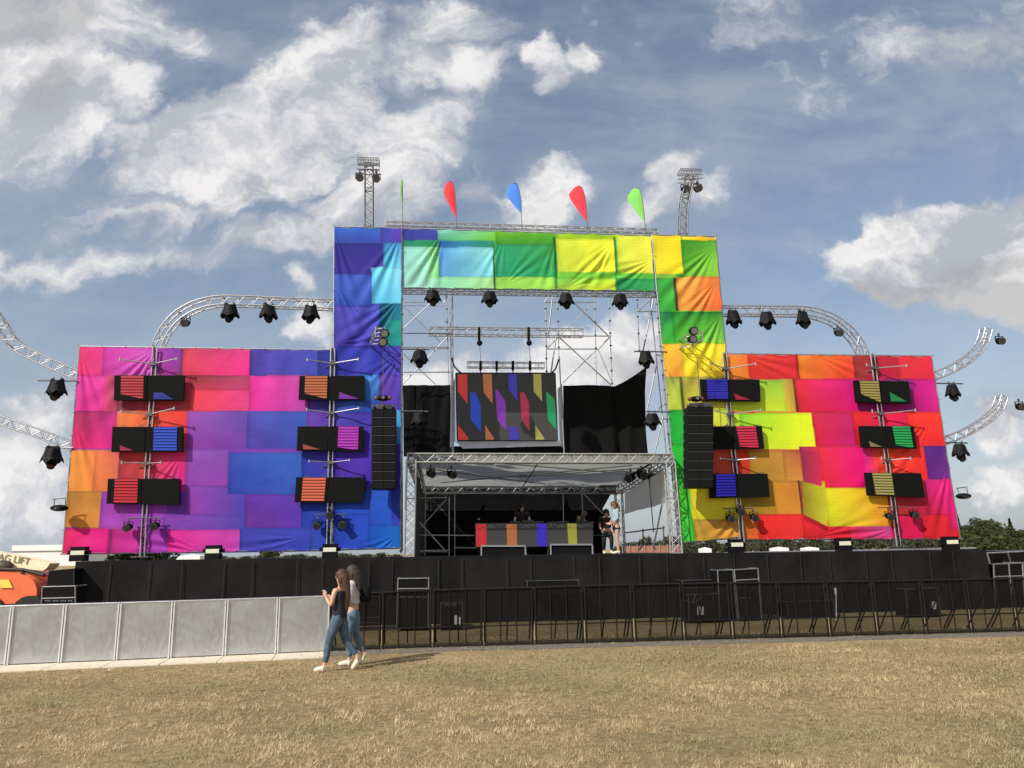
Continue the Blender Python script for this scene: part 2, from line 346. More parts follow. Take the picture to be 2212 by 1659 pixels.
def vn2(x, y):
    g_ = np.random.default_rng(11).random((256, 256)); gx = (x/1.5+97.3) % 255; gy = (y/1.1+31.7) % 255
    ix = gx.astype(int); iy = gy.astype(int); fx = gx-ix; fy_ = gy-iy
    return (g_[ix, iy]*(1-fx)+g_[ix+1, iy]*fx)*(1-fy_)+(g_[ix, iy+1]*(1-fx)+g_[ix+1, iy+1]*fx)*fy_
def grass():
    n = 330000
    u = rng.random(n); y = 6.2 + (18.6-6.2)*u**1.15
    x = (rng.random(n)*2-1)*(y*.70+.6)
    # keep the floor plates of the barriers clear
    a = G(0, 1441); b = G(2212, 1367)
    fy = a.y + (b.y-a.y)*(x-a.x)/(b.x-a.x)
    keep = (y < fy-.85) | (y > fy+.1); keep |= rng.random(n) < .10
    def vn(cell, sd):
        g_ = np.random.default_rng(sd).random((256, 256)); gx = (x/cell+97.3) % 255; gy = (y/cell+31.7) % 255
        ix = gx.astype(int); iy = gy.astype(int); fx = gx-ix; fy_ = gy-iy; fx = fx*fx*(3-2*fx); fy_ = fy_*fy_*(3-2*fy_)
        return (g_[ix, iy]*(1-fx)+g_[ix+1, iy]*fx)*(1-fy_)+(g_[ix, iy+1]*(1-fx)+g_[ix+1, iy+1]*fx)*fy_
    fine = vn(.085, 1)*.8+vn(.17, 5)*1.2-1.0
    pat = (fine*1.6+vn(.45, 2)*1.0+vn(1.1, 3)*1.0+vn(2.8, 4)*1.2-1.6)*1.35      # clumps, about -2..2
    keep &= rng.random(n) < np.clip(.60+.42*fine+.16*pat, .10, 1)
    x, y, pat, fine = x[keep], y[keep], pat[keep], fine[keep]; n = len(x)
    h = (.012+.024*rng.random(n)**1.5)*(1+1.1*fine+.15*pat).clip(.35, 2.6); th = rng.random(n)*2*np.pi; lean = rng.random(n)*1.6+.3; w = .003+.003*rng.random(n)
    w *= np.clip(y/9, .8, 2.2)
    bx, by = np.cos(th), np.sin(th); px, py = -by, bx
    co = np.zeros((n, 3, 3), dtype=np.float32)
    co[:, 0, 0] = x-px*w; co[:, 0, 1] = y-py*w; co[:, 0, 2] = 0
    co[:, 1, 0] = x+px*w; co[:, 1, 1] = y+py*w
    co[:, 2, 0] = x+bx*h*lean; co[:, 2, 1] = y+by*h*lean; co[:, 2, 2] = h
    me = bpy.data.meshes.new('grass'); me.vertices.add(n*3); me.vertices.foreach_set('co', co.ravel())
    me.loops.add(n*3); me.loops.foreach_set('vertex_index', np.arange(n*3, dtype=np.int32))
    me.polygons.add(n); me.polygons.foreach_set('loop_start', np.arange(0, n*3, 3, dtype=np.int32)); me.polygons.foreach_set('loop_total', np.full(n, 3, dtype=np.int32))
    me.update()
    straw = np.array([.68, .525, .305]); pale = np.array([.84, .69, .46]); green = np.array([.39, .35, .17]); brown = np.array([.41, .30, .17])
    w_ = np.clip(.5+.27*pat, 0, 1)[:, None]; col = brown*(1-w_)+straw*w_
    w2 = np.clip(.35*pat-.25, 0, .6)[:, None]; col = col*(1-w2)+pale*w2
    gr = np.clip(vn2(x, y)*2.8-1.25, 0, .85)[:, None]*np.ones((1, 3)); col = col*(1-gr)+green*gr
    col = col*(.86+.26*rng.random(n))[:, None]
    ca = np.ones((n, 3, 4), dtype=np.float32); ca[:, :, :3] = col[:, None, :]
    at_ = me.color_attributes.new('Col', 'FLOAT_COLOR', 'POINT'); at_.data.foreach_set('color', ca.ravel())
    mt = bpy.data.materials.new('grass blades'); mt.use_nodes = True; N = mt.node_tree.nodes; L = mt.node_tree.links; bs = N['Principled BSDF']; bs.inputs['Roughness'].default_value = .7
    bs.inputs['Specular IOR Level'].default_value = .2
    a_ = N.new('ShaderNodeAttribute'); a_.attribute_name = 'Col'; L.new(a_.outputs[0], bs.inputs['Base Color'])
    tr = N.new('ShaderNodeBsdfTranslucent'); L.new(a_.outputs[0], tr.inputs[0]); ms = N.new('ShaderNodeMixShader'); ms.inputs[0].default_value = .3
    L.new(bs.outputs[0], ms.inputs[1]); L.new(tr.outputs[0], ms.inputs[2]); L.new(ms.outputs[0], N['Material Output'].inputs[0])
    me.materials.append(mt)
    o = bpy.data.objects.new('grass', me); C.objects.link(o); tag(o, 'short dry grass blades in front of the barriers', 'grass', kind='stuff')
grass()

# ------------------------------------------------------------------ banners
def banner_mat():
    mt = bpy.data.materials.new('printed banner cloth'); mt.use_nodes = True; N = mt.node_tree.nodes; L = mt.node_tree.links; b = N['Principled BSDF']
    b.inputs['Roughness'].default_value = .65; b.inputs['Specular IOR Level'].default_value = .2
    a = N.new('ShaderNodeAttribute'); a.attribute_name = 'Col'; L.new(a.outputs[0], b.inputs['Base Color'])
    tc = N.new('ShaderNodeTexCoord'); n = N.new('ShaderNodeTexNoise'); n.inputs['Scale'].default_value = 2.2; n.inputs['Detail'].default_value = 5; L.new(tc.outputs['Object'], n.inputs['Vector'])
    bp = N.new('ShaderNodeBump'); bp.inputs['Distance'].default_value = .03; bp.inputs['Strength'].default_value = .8; L.new(n.outputs[0], bp.inputs['Height']); L.new(bp.outputs[0], b.inputs['Normal'])
    tr = N.new('ShaderNodeBsdfTranslucent'); L.new(a.outputs[0], tr.inputs[0]); ms = N.new('ShaderNodeMixShader'); ms.inputs[0].default_value = .12
    L.new(b.outputs[0], ms.inputs[1]); L.new(tr.outputs[0], ms.inputs[2]); L.new(ms.outputs[0], N['Material Output'].inputs[0])
    return mt
bm_ = banner_mat()
VX = 800.0; VD = 7700.0
def banner(label, corners, k, patches, seed=0, fold=.03, folds=(), name='printed_banner'):
    tl, tr, br, bl = [np.array(c, float) for c in corners]
    wpx = max(np.linalg.norm(tr-tl), np.linalg.norm(br-bl)); hpx = max(np.linalg.norm(bl-tl), np.linalg.norm(br-tr))
    nx = int(wpx/2.1); ny = int(hpx/2.1)
    uu, vv = np.meshgrid(np.linspace(0, 1, nx+1), np.linspace(0, 1, ny+1))
    q = (tl*(1-uu)[..., None]*(1-vv)[..., None]+tr*uu[..., None]*(1-vv)[..., None]+br*uu[..., None]*vv[..., None]+bl*(1-uu)[..., None]*vv[..., None])
    X = q[..., 0]; Y = q[..., 1]
    rr = np.random.default_rng(seed)
    # edge scallop between the ties
    ex = np.sin(np.pi*np.mod(uu*wpx/52, 1)); Y = Y + np.where(vv < .5, 1, -1)*(np.exp(-np.minimum(vv, 1-vv)*hpx/5))*ex*2.2
    ey = np.sin(np.pi*np.mod(vv*hpx/48, 1)); X = X + np.where(uu < .5, 1, -1)*(np.exp(-np.minimum(uu, 1-uu)*wpx/5))*ey*1.6
    col = np.zeros(X.shape+(3,)); col[:] = .3
    for p in patches:
        if isinstance(p, dict):
            pl = p['poly']; ins = np.zeros(X.shape, bool)
            for i in range(len(pl)):
                xa, ya = pl[i]; xb, yb = pl[i-1]
                cr = ((ya > Y) != (yb > Y)); ins ^= cr & (X < (xb-xa)*(Y-ya)/((yb-ya) if yb != ya else 1e-9)+xa)
            s = np.clip((X-min(q_[0] for q_ in pl))/(max(q_[0] for q_ in pl)-min(q_[0] for q_ in pl)), 0, 1)[..., None]
            cc = np.array(lin(p['c'][0]))*(1-s)+np.array(lin(p['c'][1]))*s; col[ins] = cc[ins]; continue
        x0, y0, x1, y1 = p[:4]; cs = p[4:]
        xx = X - (X-VX)/VD*(Y-(y0+y1)/2)
        s = np.clip((xx-x0)/(x1-x0), 0, 1); t = np.clip((Y-y0)/(y1-y0), 0, 1)
        inside = (xx >= x0) & (xx < x1) & (Y >= y0) & (Y < y1)
        c = [np.array(lin(h)) for h in cs]
        if len(c) == 1: cc = c[0]*np.ones(X.shape+(1,))
        elif len(c) == 2: cc = c[0]*(1-s)[..., None]+c[1]*s[..., None]
        else: cc = (c[0]*(1-s)[..., None]+c[1]*s[..., None])*(1-t)[..., None]+(c[3]*(1-s)[..., None]+c[2]*s[..., None])*t[..., None]
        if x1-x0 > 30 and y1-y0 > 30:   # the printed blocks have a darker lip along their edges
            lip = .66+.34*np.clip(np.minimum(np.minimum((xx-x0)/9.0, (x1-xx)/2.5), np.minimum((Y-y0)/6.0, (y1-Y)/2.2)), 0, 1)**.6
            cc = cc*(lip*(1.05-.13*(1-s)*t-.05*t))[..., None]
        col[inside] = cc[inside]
    dirt_wrinkle_shade = 1-.10*np.clip(np.sin(X*.021+seed*2+np.sin(Y*.05)*1.5)*np.sin(Y*.034+seed+np.sin(X*.017)*2), 0, 1)-.03*np.sin(Y*.9+.6*np.sin(X*.05))  # soiling and wrinkle shading, both painted into the cloth colour
    col = col*dirt_wrinkle_shade[..., None]
    # world positions
    dx = X-IW/2; dy = IH/2-Y
    D = [Fv[i]*FPX+Rv[i]*dx+Uv[i]*dy for i in range(3)]
    t = k/(D[1]-SL*D[0]); W = [D[0]*t, D[1]*t, EYE+D[2]*t]
    a = (W[0]*SV.x+W[1]*SV.y); z = W[2]
    f = np.zeros_like(a)
    for i in range(7):
        ang = rr.uniform(-.5, .5)+(0.9 if i % 2 else -.2); kx = np.cos(ang)*rr.uniform(2.5, 8); kz = np.sin(ang)*rr.uniform(2.5, 8)
        md = np.clip(np.sin(a*rr.uniform(.3, .9)+z*rr.uniform(.3, .9)+rr.uniform(0, 6)), 0, 1)**1.5
        f += np.sin(a*kx+z*kz+rr.uniform(0, 6)+.7*np.sin(z*1.3+a*.7))*md*fold*2.0/np.hypot(kx, kz)
    # pulled folds fanning out of tie points: (x, y, angle degrees down from +x, spread, length px, strength)
    for (fx, fy, ang, spread, ln, st) in folds:
        th = np.arctan2(Y-fy, X-fx); r_ = np.hypot(X-fx, Y-fy)+1e-3
        dt = np.angle(np.exp(1j*(th-math.radians(ang))))
        msk = np.exp(-(dt/math.radians(spread))**2)*np.exp(-(r_/ln)**2)*np.clip(r_/18, 0, 1)
        f += st*msk*np.sin(dt*(26 if spread < 25 else 18)+rr.uniform(0, 6))*np.clip(r_/40, .25, 1.6)*.015
    f = f*np.clip(np.minimum(np.minimum(uu, 1-uu)*wpx, np.minimum(vv, 1-vv)*hpx)/8, .2, 1)
    W[0] = W[0]-NV.x*f; W[1] = W[1]-NV.y*f
    root = thing(name, label, 'banner', tuple(P(corners[3][0], corners[3][1], k)))
    o_ = root.location
    co = np.stack([W[0]-o_.x, W[1]-o_.y, W[2]-o_.z], -1).reshape(-1, 3).astype(np.float32)
    idx = np.arange((nx+1)*(ny+1)).reshape(ny+1, nx+1)
    F = np.stack([idx[:-1, :-1], idx[1:, :-1], idx[1:, 1:], idx[:-1, 1:]], -1).reshape(-1, 4)
    me = bpy.data.meshes.new('printed_cloth'); me.vertices.add(len(co)); me.vertices.foreach_set('co', co.ravel())
    me.loops.add(F.size); me.loops.foreach_set('vertex_index', F.ravel().astype(np.int32))
    me.polygons.add(len(F)); me.polygons.foreach_set('loop_start', np.arange(0, F.size, 4, dtype=np.int32)); me.polygons.foreach_set('loop_total', np.full(len(F), 4, dtype=np.int32))
    me.polygons.foreach_set('use_smooth', np.ones(len(F), dtype=bool)); me.update()
    ca = np.ones((len(co), 4), dtype=np.float32); ca[:, :3] = np.clip(col.reshape(-1, 3)*np.array((.93, .96, 1.10) if seed in (1, 2) else ((1.0, 1.0, .82) if seed == 5 else (1, 1, 1)))*BF, 0, .95)
    at_ = me.color_attributes.new('Col', 'FLOAT_COLOR', 'POINT'); at_.data.foreach_set('color', ca.ravel())
    me.materials.append(bm_); o = bpy.data.objects.new('printed_cloth', me); C.objects.link(o); o.parent = root
    # frame tubes behind the cloth, a real scaffold edge
    A, B, D_, E = [P(c[0], c[1], k+.07) for c in corners]
    for p_, q_ in ((A, B), (B, D_), (D_, E), (E, A)):
        MB().tube(p_, q_, .024, 8).build('edge_tube', steel, root)
    n = max(3, int(hpx/48)); tie = MB()
    for i in range(n+1):
        for (s0, s1) in ((A, E), (B, D_)):
            p_ = s0.lerp(s1, i/n); tie.tube(p_-NV*.09-SV*.03, p_-NV*.09+SV*.03, .012, 5)
    n = max(3, int(wpx/52))
    for i in range(n+1):
        for (s0, s1) in ((A, B), (E, D_)):
            p_ = s0.lerp(s1, i/n); tie.tube(p_-NV*.09-ZV*.03, p_-NV*.09+ZV*.03, .012, 5)
    tie.build('ties', mat('cable tie', (.25, .25, .26), .5), root)
    return root
BF = 0.88
def lz(x0, y0, x1, y1, *c): return (129.6+.2929*x0, 734.4+.2929*y0, 129.6+.2929*x1, 734.4+.2929*y1)+c
LW = [lz(-40, 40, 2030, 262, '#d03a9a'), lz(-40, 262, 2030, 525, '#d03a9a'), lz(-60, 525, 2030, 1640, '#8040b0'),
    lz(-10, 40, 315, 262, '#f43060', '#f83f8c'), lz(315, 40, 700, 262, '#e63fae', '#d85cc0'), lz(700, 40, 890, 262, '#b450bc', '#8a3ea8', '#a0308e', '#b83aa0'), lz(890, 40, 903, 262, '#70305c'),
    lz(903, 40, 1400, 262, '#d8485c', '#e8408c', '#ff2f90', '#ff4a5c'), lz(1400, 40, 1415, 262, '#4a2c88'), lz(1415, 40, 1900, 262, '#5a4cb4', '#4b52b8'), lz(1900, 40, 2040, 262, '#2f3a9a'),
    lz(-10, 262, 325, 525, '#f03fa0', '#f848a8', '#f83a9c', '#e83890'), lz(325, 262, 420, 525, '#e84a80', '#a04a60', '#c04868', '#f04880'), lz(420, 262, 620, 525, '#8c3440', '#a83c48'), lz(620, 262, 960, 525, '#c03a44', '#b83c48'),  # last two reds: shadow around the screen boxes painted into the colour
    lz(960, 262, 1395, 365, '#a4383f', '#b04a70', '#e04478', '#d84450'), lz(960, 365, 1395, 525, '#ff4850', '#f44888'), lz(1395, 262, 1820, 525, '#ff3fa6', '#d850b0', '#c84cb4', '#ff2f9c'), lz(1820, 262, 2040, 525, '#5a3a9c', '#2c3a90'),
    lz(-40, 525, 415, 805, '#a03058', '#c0307a', '#f02090', '#f83858'), lz(415, 525, 640, 805, '#ff8a4a', '#ff7040'), lz(640, 525, 932, 805, '#ff5a40', '#ff4238', '#f04050', '#ff5a48'), lz(932, 525, 1380, 805, '#a85cbc', '#7058b8', '#7a40a8', '#a040b0'),
    lz(1380, 525, 1820, 805, '#5a58b8', '#4468c4', '#3a50b4', '#5c48b0'), lz(1820, 525, 2040, 805, '#7a48b8', '#5a44b0'),
    lz(-60, 810, 250, 1115, '#ffb048', '#ff9048', '#ff9440', '#ffa838'), lz(250, 810, 430, 1115, '#ff8850', '#e06858', '#f08050', '#ff8a40'), lz(430, 810, 625, 1115, '#c03840', '#e04a48'), lz(625, 810, 925, 1115, '#d84858', '#f03078', '#f02a90', '#e84050'),
    lz(925, 810, 1240, 1078, '#a45cbc', '#8c54b8', '#9a44b0', '#a044b4'), lz(925, 1078, 1365, 1400, '#a04cb4', '#5a48b0', '#4048b0', '#a83cb0'),
    lz(-60, 1115, 300, 1385, '#a87830', '#d08a38', '#f09a40', '#c88030'), lz(300, 1115, 790, 1400, '#a83cb4', '#9a48b8', '#b04cc0', '#c050c0'),
    lz(760, 1290, 1330, 1400, '#9a4cb8', '#6048b0'), lz(1365, 1140, 1800, 1385, '#6a38a8', '#6840b8', '#6438b0', '#7a34a0'), lz(1780, 805, 2040, 1385, '#2c40a8', '#5a38ac', '#2c48b0', '#2c48b8'),
    lz(1240, 830, 1780, 1140, '#3c58b8', '#3c70c8', '#3c5cb8', '#3048b0'),
    lz(-60, 1390, 350, 1640, '#e82c58', '#ff2090', '#ff2098', '#f03058'), lz(350, 1390, 380, 1640, '#982868'), lz(380, 1390, 570, 1640, '#e03090', '#c83898', '#f030a0', '#e82c90'), lz(570, 1390, 790, 1640, '#c040a8', '#a83cb0'),
    lz(790, 1400, 1325, 1640, '#f83098', '#d84cb0', '#d048b0', '#ff2898'), lz(1325, 1385, 1845, 1640, '#4a48b4', '#3c4cb8', '#3c48b0', '#4a40b0'), lz(1845, 1385, 2040, 1640, '#3c50b8', '#2848b8')]
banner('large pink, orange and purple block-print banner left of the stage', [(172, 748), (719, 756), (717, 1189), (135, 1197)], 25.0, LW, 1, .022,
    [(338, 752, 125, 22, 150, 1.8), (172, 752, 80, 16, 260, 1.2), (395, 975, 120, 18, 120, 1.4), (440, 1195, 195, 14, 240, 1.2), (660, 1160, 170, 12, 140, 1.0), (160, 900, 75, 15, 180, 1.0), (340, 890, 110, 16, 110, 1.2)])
LT = [(700, 480, 900, 1200, '#3f3cb0'),
    (720, 488, 822, 526, '#3c74d4', '#3f78d8', '#3a4cb0', '#3a50b8'), (822, 488, 872, 524, '#3c4cb0', '#6848c4'),
    (720, 526, 829, 592, '#302c90', '#34308c', '#4a389c', '#4030a0'), (829, 524, 872, 578, '#2878b8', '#48a8e0', '#8ceeff', '#60d8f4'),
    (720, 592, 802, 660, '#4668c8', '#4464c8', '#3c5cc0', '#3858b8'), (802, 577, 872, 655, '#64d8fa', '#98f0ff', '#7ce4fa', '#60c8f4'),
    (720, 662, 820, 748, '#5a50bc', '#4c5cc4', '#4a3cb0', '#4838a8'), (820, 655, 872, 748, '#1c5878', '#188098', '#20b0a0', '#1c6090'), (835, 690, 872, 742, '#209088', '#22b098'),
    (720, 748, 822, 811, '#343ca8', '#3c40b4'), (822, 748, 872, 811, '#4448b8', '#5a4cc4'),
    (720, 811, 786, 890, '#3450b0', '#3c60b8'), (786, 811, 819, 866, '#4a94dc', '#4c98e0', '#3c74c8', '#3c70c0'), (786, 866, 819, 890, '#3458b4'), (819, 811, 872, 890, '#7048b8', '#6044b4', '#4a40b0', '#6a44b8'),
    (720, 892, 802, 970, '#5448b4', '#5040b0'), (802, 892, 856, 970, '#5040b0'), (856, 886, 872, 957, '#50b8e8', '#60c8f0', '#3078c0', '#3890d0'), (856, 957, 872, 1190, '#3c30a0', '#4438a8'),
    (720, 970, 802, 1060, '#5034a8', '#5a34b8'), (720, 1058, 800, 1110, '#2850c0', '#2c5ccc'), (796, 1057, 846, 1135, '#2c60d0', '#3064d4', '#2060c8', '#2c58cc'), (846, 1057, 872, 1135, '#3840b0', '#3048b8'),
    (720, 1110, 796, 1190, '#2848b8', '#2c54c4'), (796, 1135, 872, 1190, '#2058c8', '#1470c4', '#0c78c4', '#2060d0')]
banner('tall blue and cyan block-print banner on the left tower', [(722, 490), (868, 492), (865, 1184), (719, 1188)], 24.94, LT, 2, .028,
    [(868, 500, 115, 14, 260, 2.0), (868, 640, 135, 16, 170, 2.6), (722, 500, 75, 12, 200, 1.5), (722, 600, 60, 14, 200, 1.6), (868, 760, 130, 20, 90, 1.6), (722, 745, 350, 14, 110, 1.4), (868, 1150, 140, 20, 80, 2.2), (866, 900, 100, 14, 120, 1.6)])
BT = [(860, 480, 1420, 640, '#50b060'), (860, 480, 945, 519, '#3c48a8', '#4048b4'), (860, 519, 948, 533, '#2c9078', '#30a060'), (860, 533, 948, 625, '#a0e8e8', '#98e8b8', '#a8f0d0', '#a8ece0'), (928, 533, 948, 600, '#98e8a8', '#80dc80'),
    (945, 480, 1070, 520, '#a0f4f0', '#90e468', '#70d030', '#60c8a0'), (948, 520, 1068, 534, '#2c70c8', '#2fa070'), (948, 534, 1066, 598, '#60a8f0', '#98f0f0', '#88e8f4', '#60acec'), (948, 598, 1070, 640, '#98f0c8', '#b4f0a0'), (1066, 524, 1070, 640, '#1c6a38'),
    (1070, 480, 1200, 528, '#88d828', '#70c830', '#3fa030', '#48a838'), (1070, 528, 1198, 598, '#30a878', '#3aa050', '#34b060', '#28b080'), (1070, 598, 1198, 640, '#98e060', '#a8ec58'), (1198, 512, 1203, 640, '#206a28'),
    (1200, 480, 1418, 517, '#a8dc28', '#b8e420'), (1203, 516, 1329, 588, '#d8f048', '#f8fc40'), (1203, 588, 1329, 600, '#80d040', '#70c840'), (1203, 600, 1329, 645, '#70d058', '#b8e838', '#f4f030', '#d8f040'), (1329, 512, 1333, 645, '#308838'),
    (1333, 508, 1425, 590, '#e4f850', '#fcf850'), (1333, 590, 1425, 602, '#60c848'), (1333, 602, 1425, 645, '#209058', '#38b060', '#48b868', '#209850')]
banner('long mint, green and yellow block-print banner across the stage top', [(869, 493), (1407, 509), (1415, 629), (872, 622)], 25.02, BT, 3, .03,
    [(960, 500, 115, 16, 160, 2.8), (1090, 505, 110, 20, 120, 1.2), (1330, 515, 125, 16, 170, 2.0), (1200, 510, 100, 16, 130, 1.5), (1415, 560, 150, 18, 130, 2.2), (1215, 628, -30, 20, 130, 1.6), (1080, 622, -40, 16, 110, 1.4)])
RT = [(1380, 480, 1700, 1200, '#40b838'), (1400, 500, 1473, 592, '#fff038', '#ffec28'), (1400, 592, 1460, 600, '#88c848'), (1473, 500, 1556, 519, '#ffe830', '#f8c030'), (1473, 519, 1560, 598, '#3c9c30', '#60b838', '#a8f050', '#60b838'),
    (1400, 600, 1457, 672, '#38983c', '#48c048'), (1457, 600, 1464, 672, '#4c4430'), (1464, 598, 1570, 672, '#ffb850', '#ff8048', '#ff6038', '#ffac48'),
    (1400, 674, 1454, 742, '#20884c', '#208850', '#48c840', '#50c840'), (1454, 674, 1575, 742, '#1c8830', '#2c8c38', '#98e050', '#50c838'),
    (1400, 742, 1474, 814, '#ffe038', '#ffc840', '#ffa048', '#ffd038'), (1474, 742, 1600, 814, '#fff030', '#ffe838', '#ffc840', '#fff030'),
    (1400, 814, 1470, 885, '#98a850', '#a0b050', '#d8ec50', '#d8e850'), (1470, 814, 1477, 885, '#5c6028'), (1477, 814, 1640, 885, '#b8b850', '#b89848', '#d0a840', '#e0e048'),
    (1400, 886, 1481, 960, '#2cc050', '#30c448'), (1400, 962, 1484, 1040, '#2cd048', '#30d440'), (1400, 1040, 1500, 1170, '#60d838', '#50d040', '#40d848', '#50d838'), (1481, 886, 1489, 1040, '#247030'),
    (1489, 886, 1600, 960, '#f0f458', '#e8f040'), (1489, 960, 1600, 1052, '#c85040', '#d84838', '#c84838', '#d05038'), (1492, 1052, 1620, 1122, '#f8e838', '#e8d030'), (1500, 1122, 1640, 1190, '#b89838', '#f09848', '#f0a040', '#d0a030')]
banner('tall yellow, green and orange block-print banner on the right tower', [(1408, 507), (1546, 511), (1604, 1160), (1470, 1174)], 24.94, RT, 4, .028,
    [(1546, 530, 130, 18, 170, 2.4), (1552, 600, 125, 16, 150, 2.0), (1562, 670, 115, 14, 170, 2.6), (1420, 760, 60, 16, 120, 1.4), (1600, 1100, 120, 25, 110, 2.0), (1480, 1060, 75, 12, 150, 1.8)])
def rz(x0, y0, x1, y1, *c): return (1404+.3076*x0, 745+.3076*y0, 1404+.3076*x1, 745+.3076*y1)+c
RW = [rz(400, 40, 2300, 1500, '#e03050'), rz(500, 40, 690, 238, '#ffa848', '#ff7848', '#f08038', '#ffa040'), rz(690, 40, 1030, 238, '#f0503c', '#d83044', '#e02c44', '#f03c38'), rz(1030, 40, 1042, 238, '#8c2428'),
    rz(1042, 40, 1430, 238, '#ff9440', '#f85838', '#f03c3c', '#ff8038'), rz(1430, 40, 1600, 238, '#a83c40', '#b03048'), rz(1600, 40, 1740, 238, '#c83848', '#c02840', '#c82c40', '#d82060'), rz(1740, 40, 2010, 238, '#f03c50', '#f03050'),  # third block: shadow painted into its red
    rz(500, 242, 945, 468, '#8cd850', '#98c848', '#d8f040', '#d8f038'), rz(945, 242, 1015, 468, '#d0b058', '#b09048', '#d8a850', '#e8d850'), rz(1015, 242, 1030, 468, '#782c28'), rz(1030, 242, 1450, 468, '#f83850', '#e020a0', '#e00c80', '#f03040'),
    rz(1450, 242, 1900, 468, '#802878', '#9c28a0', '#a02080', '#a01078'), rz(1850, 242, 2080, 468, '#d0209a', '#e828b0', '#f030a0', '#c01890'),
    rz(500, 478, 640, 735, '#f0f440', '#c8f040'), rz(640, 478, 1150, 735, '#80e040', '#f0ff30', '#f4ff38', '#d8f838'), rz(1150, 472, 1430, 706, '#e03458', '#c82878', '#d8248c', '#f02850'), rz(1430, 472, 1810, 706, '#f03038', '#f02068', '#e82860', '#e82040'),
    rz(1810, 472, 2130, 706, '#ff3c38', '#ff4438', '#f03038', '#ff3040'),
    rz(440, 735, 700, 955, '#b04838', '#d83830'), rz(700, 740, 940, 955, '#b88838', '#c89048', '#d09848', '#c09038'), rz(940, 740, 1065, 955, '#c07848', '#b85c48', '#e09850', '#e8a048'), rz(1065, 712, 1190, 990, '#a03070', '#e83858', '#e02c50', '#b82850'), rz(1190, 712, 1510, 1000, '#f03850', '#f01890', '#f80888', '#f82c48'),
    rz(1510, 712, 1600, 1000, '#e828a0', '#f84048'), rz(1600, 712, 1940, 1000, '#f05038', '#ff3838', '#f82838', '#ff4038'), rz(1935, 712, 2120, 942, '#6030a0', '#5c2c98', '#8030a0', '#7028a0'), rz(1940, 942, 2200, 1190, '#d82888', '#f02898', '#ff1c90', '#c82050'),
    rz(600, 957, 870, 1190, '#98802c', '#b88c30', '#c09030', '#a88830'), rz(870, 957, 1060, 1190, '#e09a38', '#c07c38', '#e89440', '#e8a038'), rz(1060, 950, 1074, 1370, '#5c3828'), rz(1074, 957, 1240, 1190, '#88802c', '#d8c838', '#b8a838', '#b09038'),
    rz(1600, 1000, 1940, 1190, '#a02c38', '#c82450', '#c01c48', '#c04830'),
    rz(440, 1190, 760, 1400, '#d8a038', '#e07030', '#f06038', '#e89040'), rz(760, 1190, 1074, 1400, '#f83030', '#f83840'), rz(1074, 1190, 1400, 1400, '#f82c44', '#e82440', '#d82040', '#f03038'), rz(1400, 1270, 1700, 1400, '#e03060', '#d058b0', '#f040a0', '#e02050'),
    rz(1700, 1190, 1910, 1400, '#e02858', '#f02060', '#f01870', '#e81860'), rz(1910, 1190, 2300, 1400, '#d82038', '#e82838', '#f03040', '#e02438'), rz(2080, 940, 2200, 1290, '#e02090', '#ff28a8', '#ff1c98', '#f02080'),
    rz(1240, 1003, 1680, 1272, '#f4f030', '#ffb030', '#ff9838', '#e8f030'), dict(poly=[(1734, 1041), (1786, 1054), (1788, 1137), (1735, 1111)], c=('#a09030', '#d8d438')),
    dict(poly=[(1734, 974), (1771, 974), (1776, 1051), (1736, 1040)], c=('#98305c', '#e03460')), dict(poly=[(1735, 1111), (1788, 1137), (1788, 1148), (1736, 1122)], c=('#c02030', '#b01c38'))]
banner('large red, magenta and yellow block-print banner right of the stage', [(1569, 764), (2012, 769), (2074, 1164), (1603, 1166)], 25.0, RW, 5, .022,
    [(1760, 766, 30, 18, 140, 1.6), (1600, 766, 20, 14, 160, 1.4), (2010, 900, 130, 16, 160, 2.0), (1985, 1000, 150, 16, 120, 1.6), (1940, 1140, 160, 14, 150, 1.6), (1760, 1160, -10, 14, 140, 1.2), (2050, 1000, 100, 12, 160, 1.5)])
# ------------------------------------------------------------------ stage platform
def deck_z(x):                         # top of the deck, from the measured front edge
    a = P(165, 1213, 22.4); b = P(2132, 1187, 22.4); t = (x-a.x)/(b.x-a.x); return a.z+(b.z-a.z)*t
def DP(px, k, py=1200):                # a point on the deck seen in column px at depth k
    p = P(px, py, k); p.z = deck_z(p.x); return p
st = thing('stage_platform', 'long low black stage platform with cloth skirt under the banners', 'stage', tuple(DP(1106, 22.4)))
def quadbox(a, b, k0, k1, h):
    A = P(a, 1205, k0); B = P(b, 1205, k0); d = NV*(k1-k0)
    top = [A, B, B+d, A+d]; top = [Vector((p.x, p.y, deck_z(p.x))) for p in top]
    return MB().prism([p-ZV*h for p in top], ZV*h)
quadbox(165, 2132, 22.45, 26.2, .12).build('deck_floor', black, st)
quadbox(840, 1500, 26.2, 34.5, .12).build('deck_floor', black, st)
def skirt(A, B, n, top=None):
    vs = []; fs = []; rows = 7; L_ = (B-A).length; d = (B-A).normalized(); nn = Vector((-d.y, d.x, 0)); rr = random.Random(3)
    ph = [rr.uniform(0, 6) for _ in range(6)]
    for i in range(n+1):
        s = L_*i/n; p = A.lerp(B, i/n); zt = deck_z(p.x)-.01+.012*math.sin(s*2.1)
        w = .035*math.sin(s*5.1+ph[0]+1.5*math.sin(s*.8))+.02*math.sin(s*11+ph[1])*(.5+.5*math.sin(s*.7+ph[2]))
        for j in range(rows+1):
            t = j/rows; vs.append(Vector((p.x, p.y, 0))+nn*(w*(.25+t)*-1)+ZV*(zt*(1-t)+.02*t))
    for i in range(n):
        for j in range(rows):
            a = i*(rows+1)+j; fs.append((a, a+1, a+rows+2, a+rows+1))
    mb = MB(); mb.add(vs, fs, True); return mb
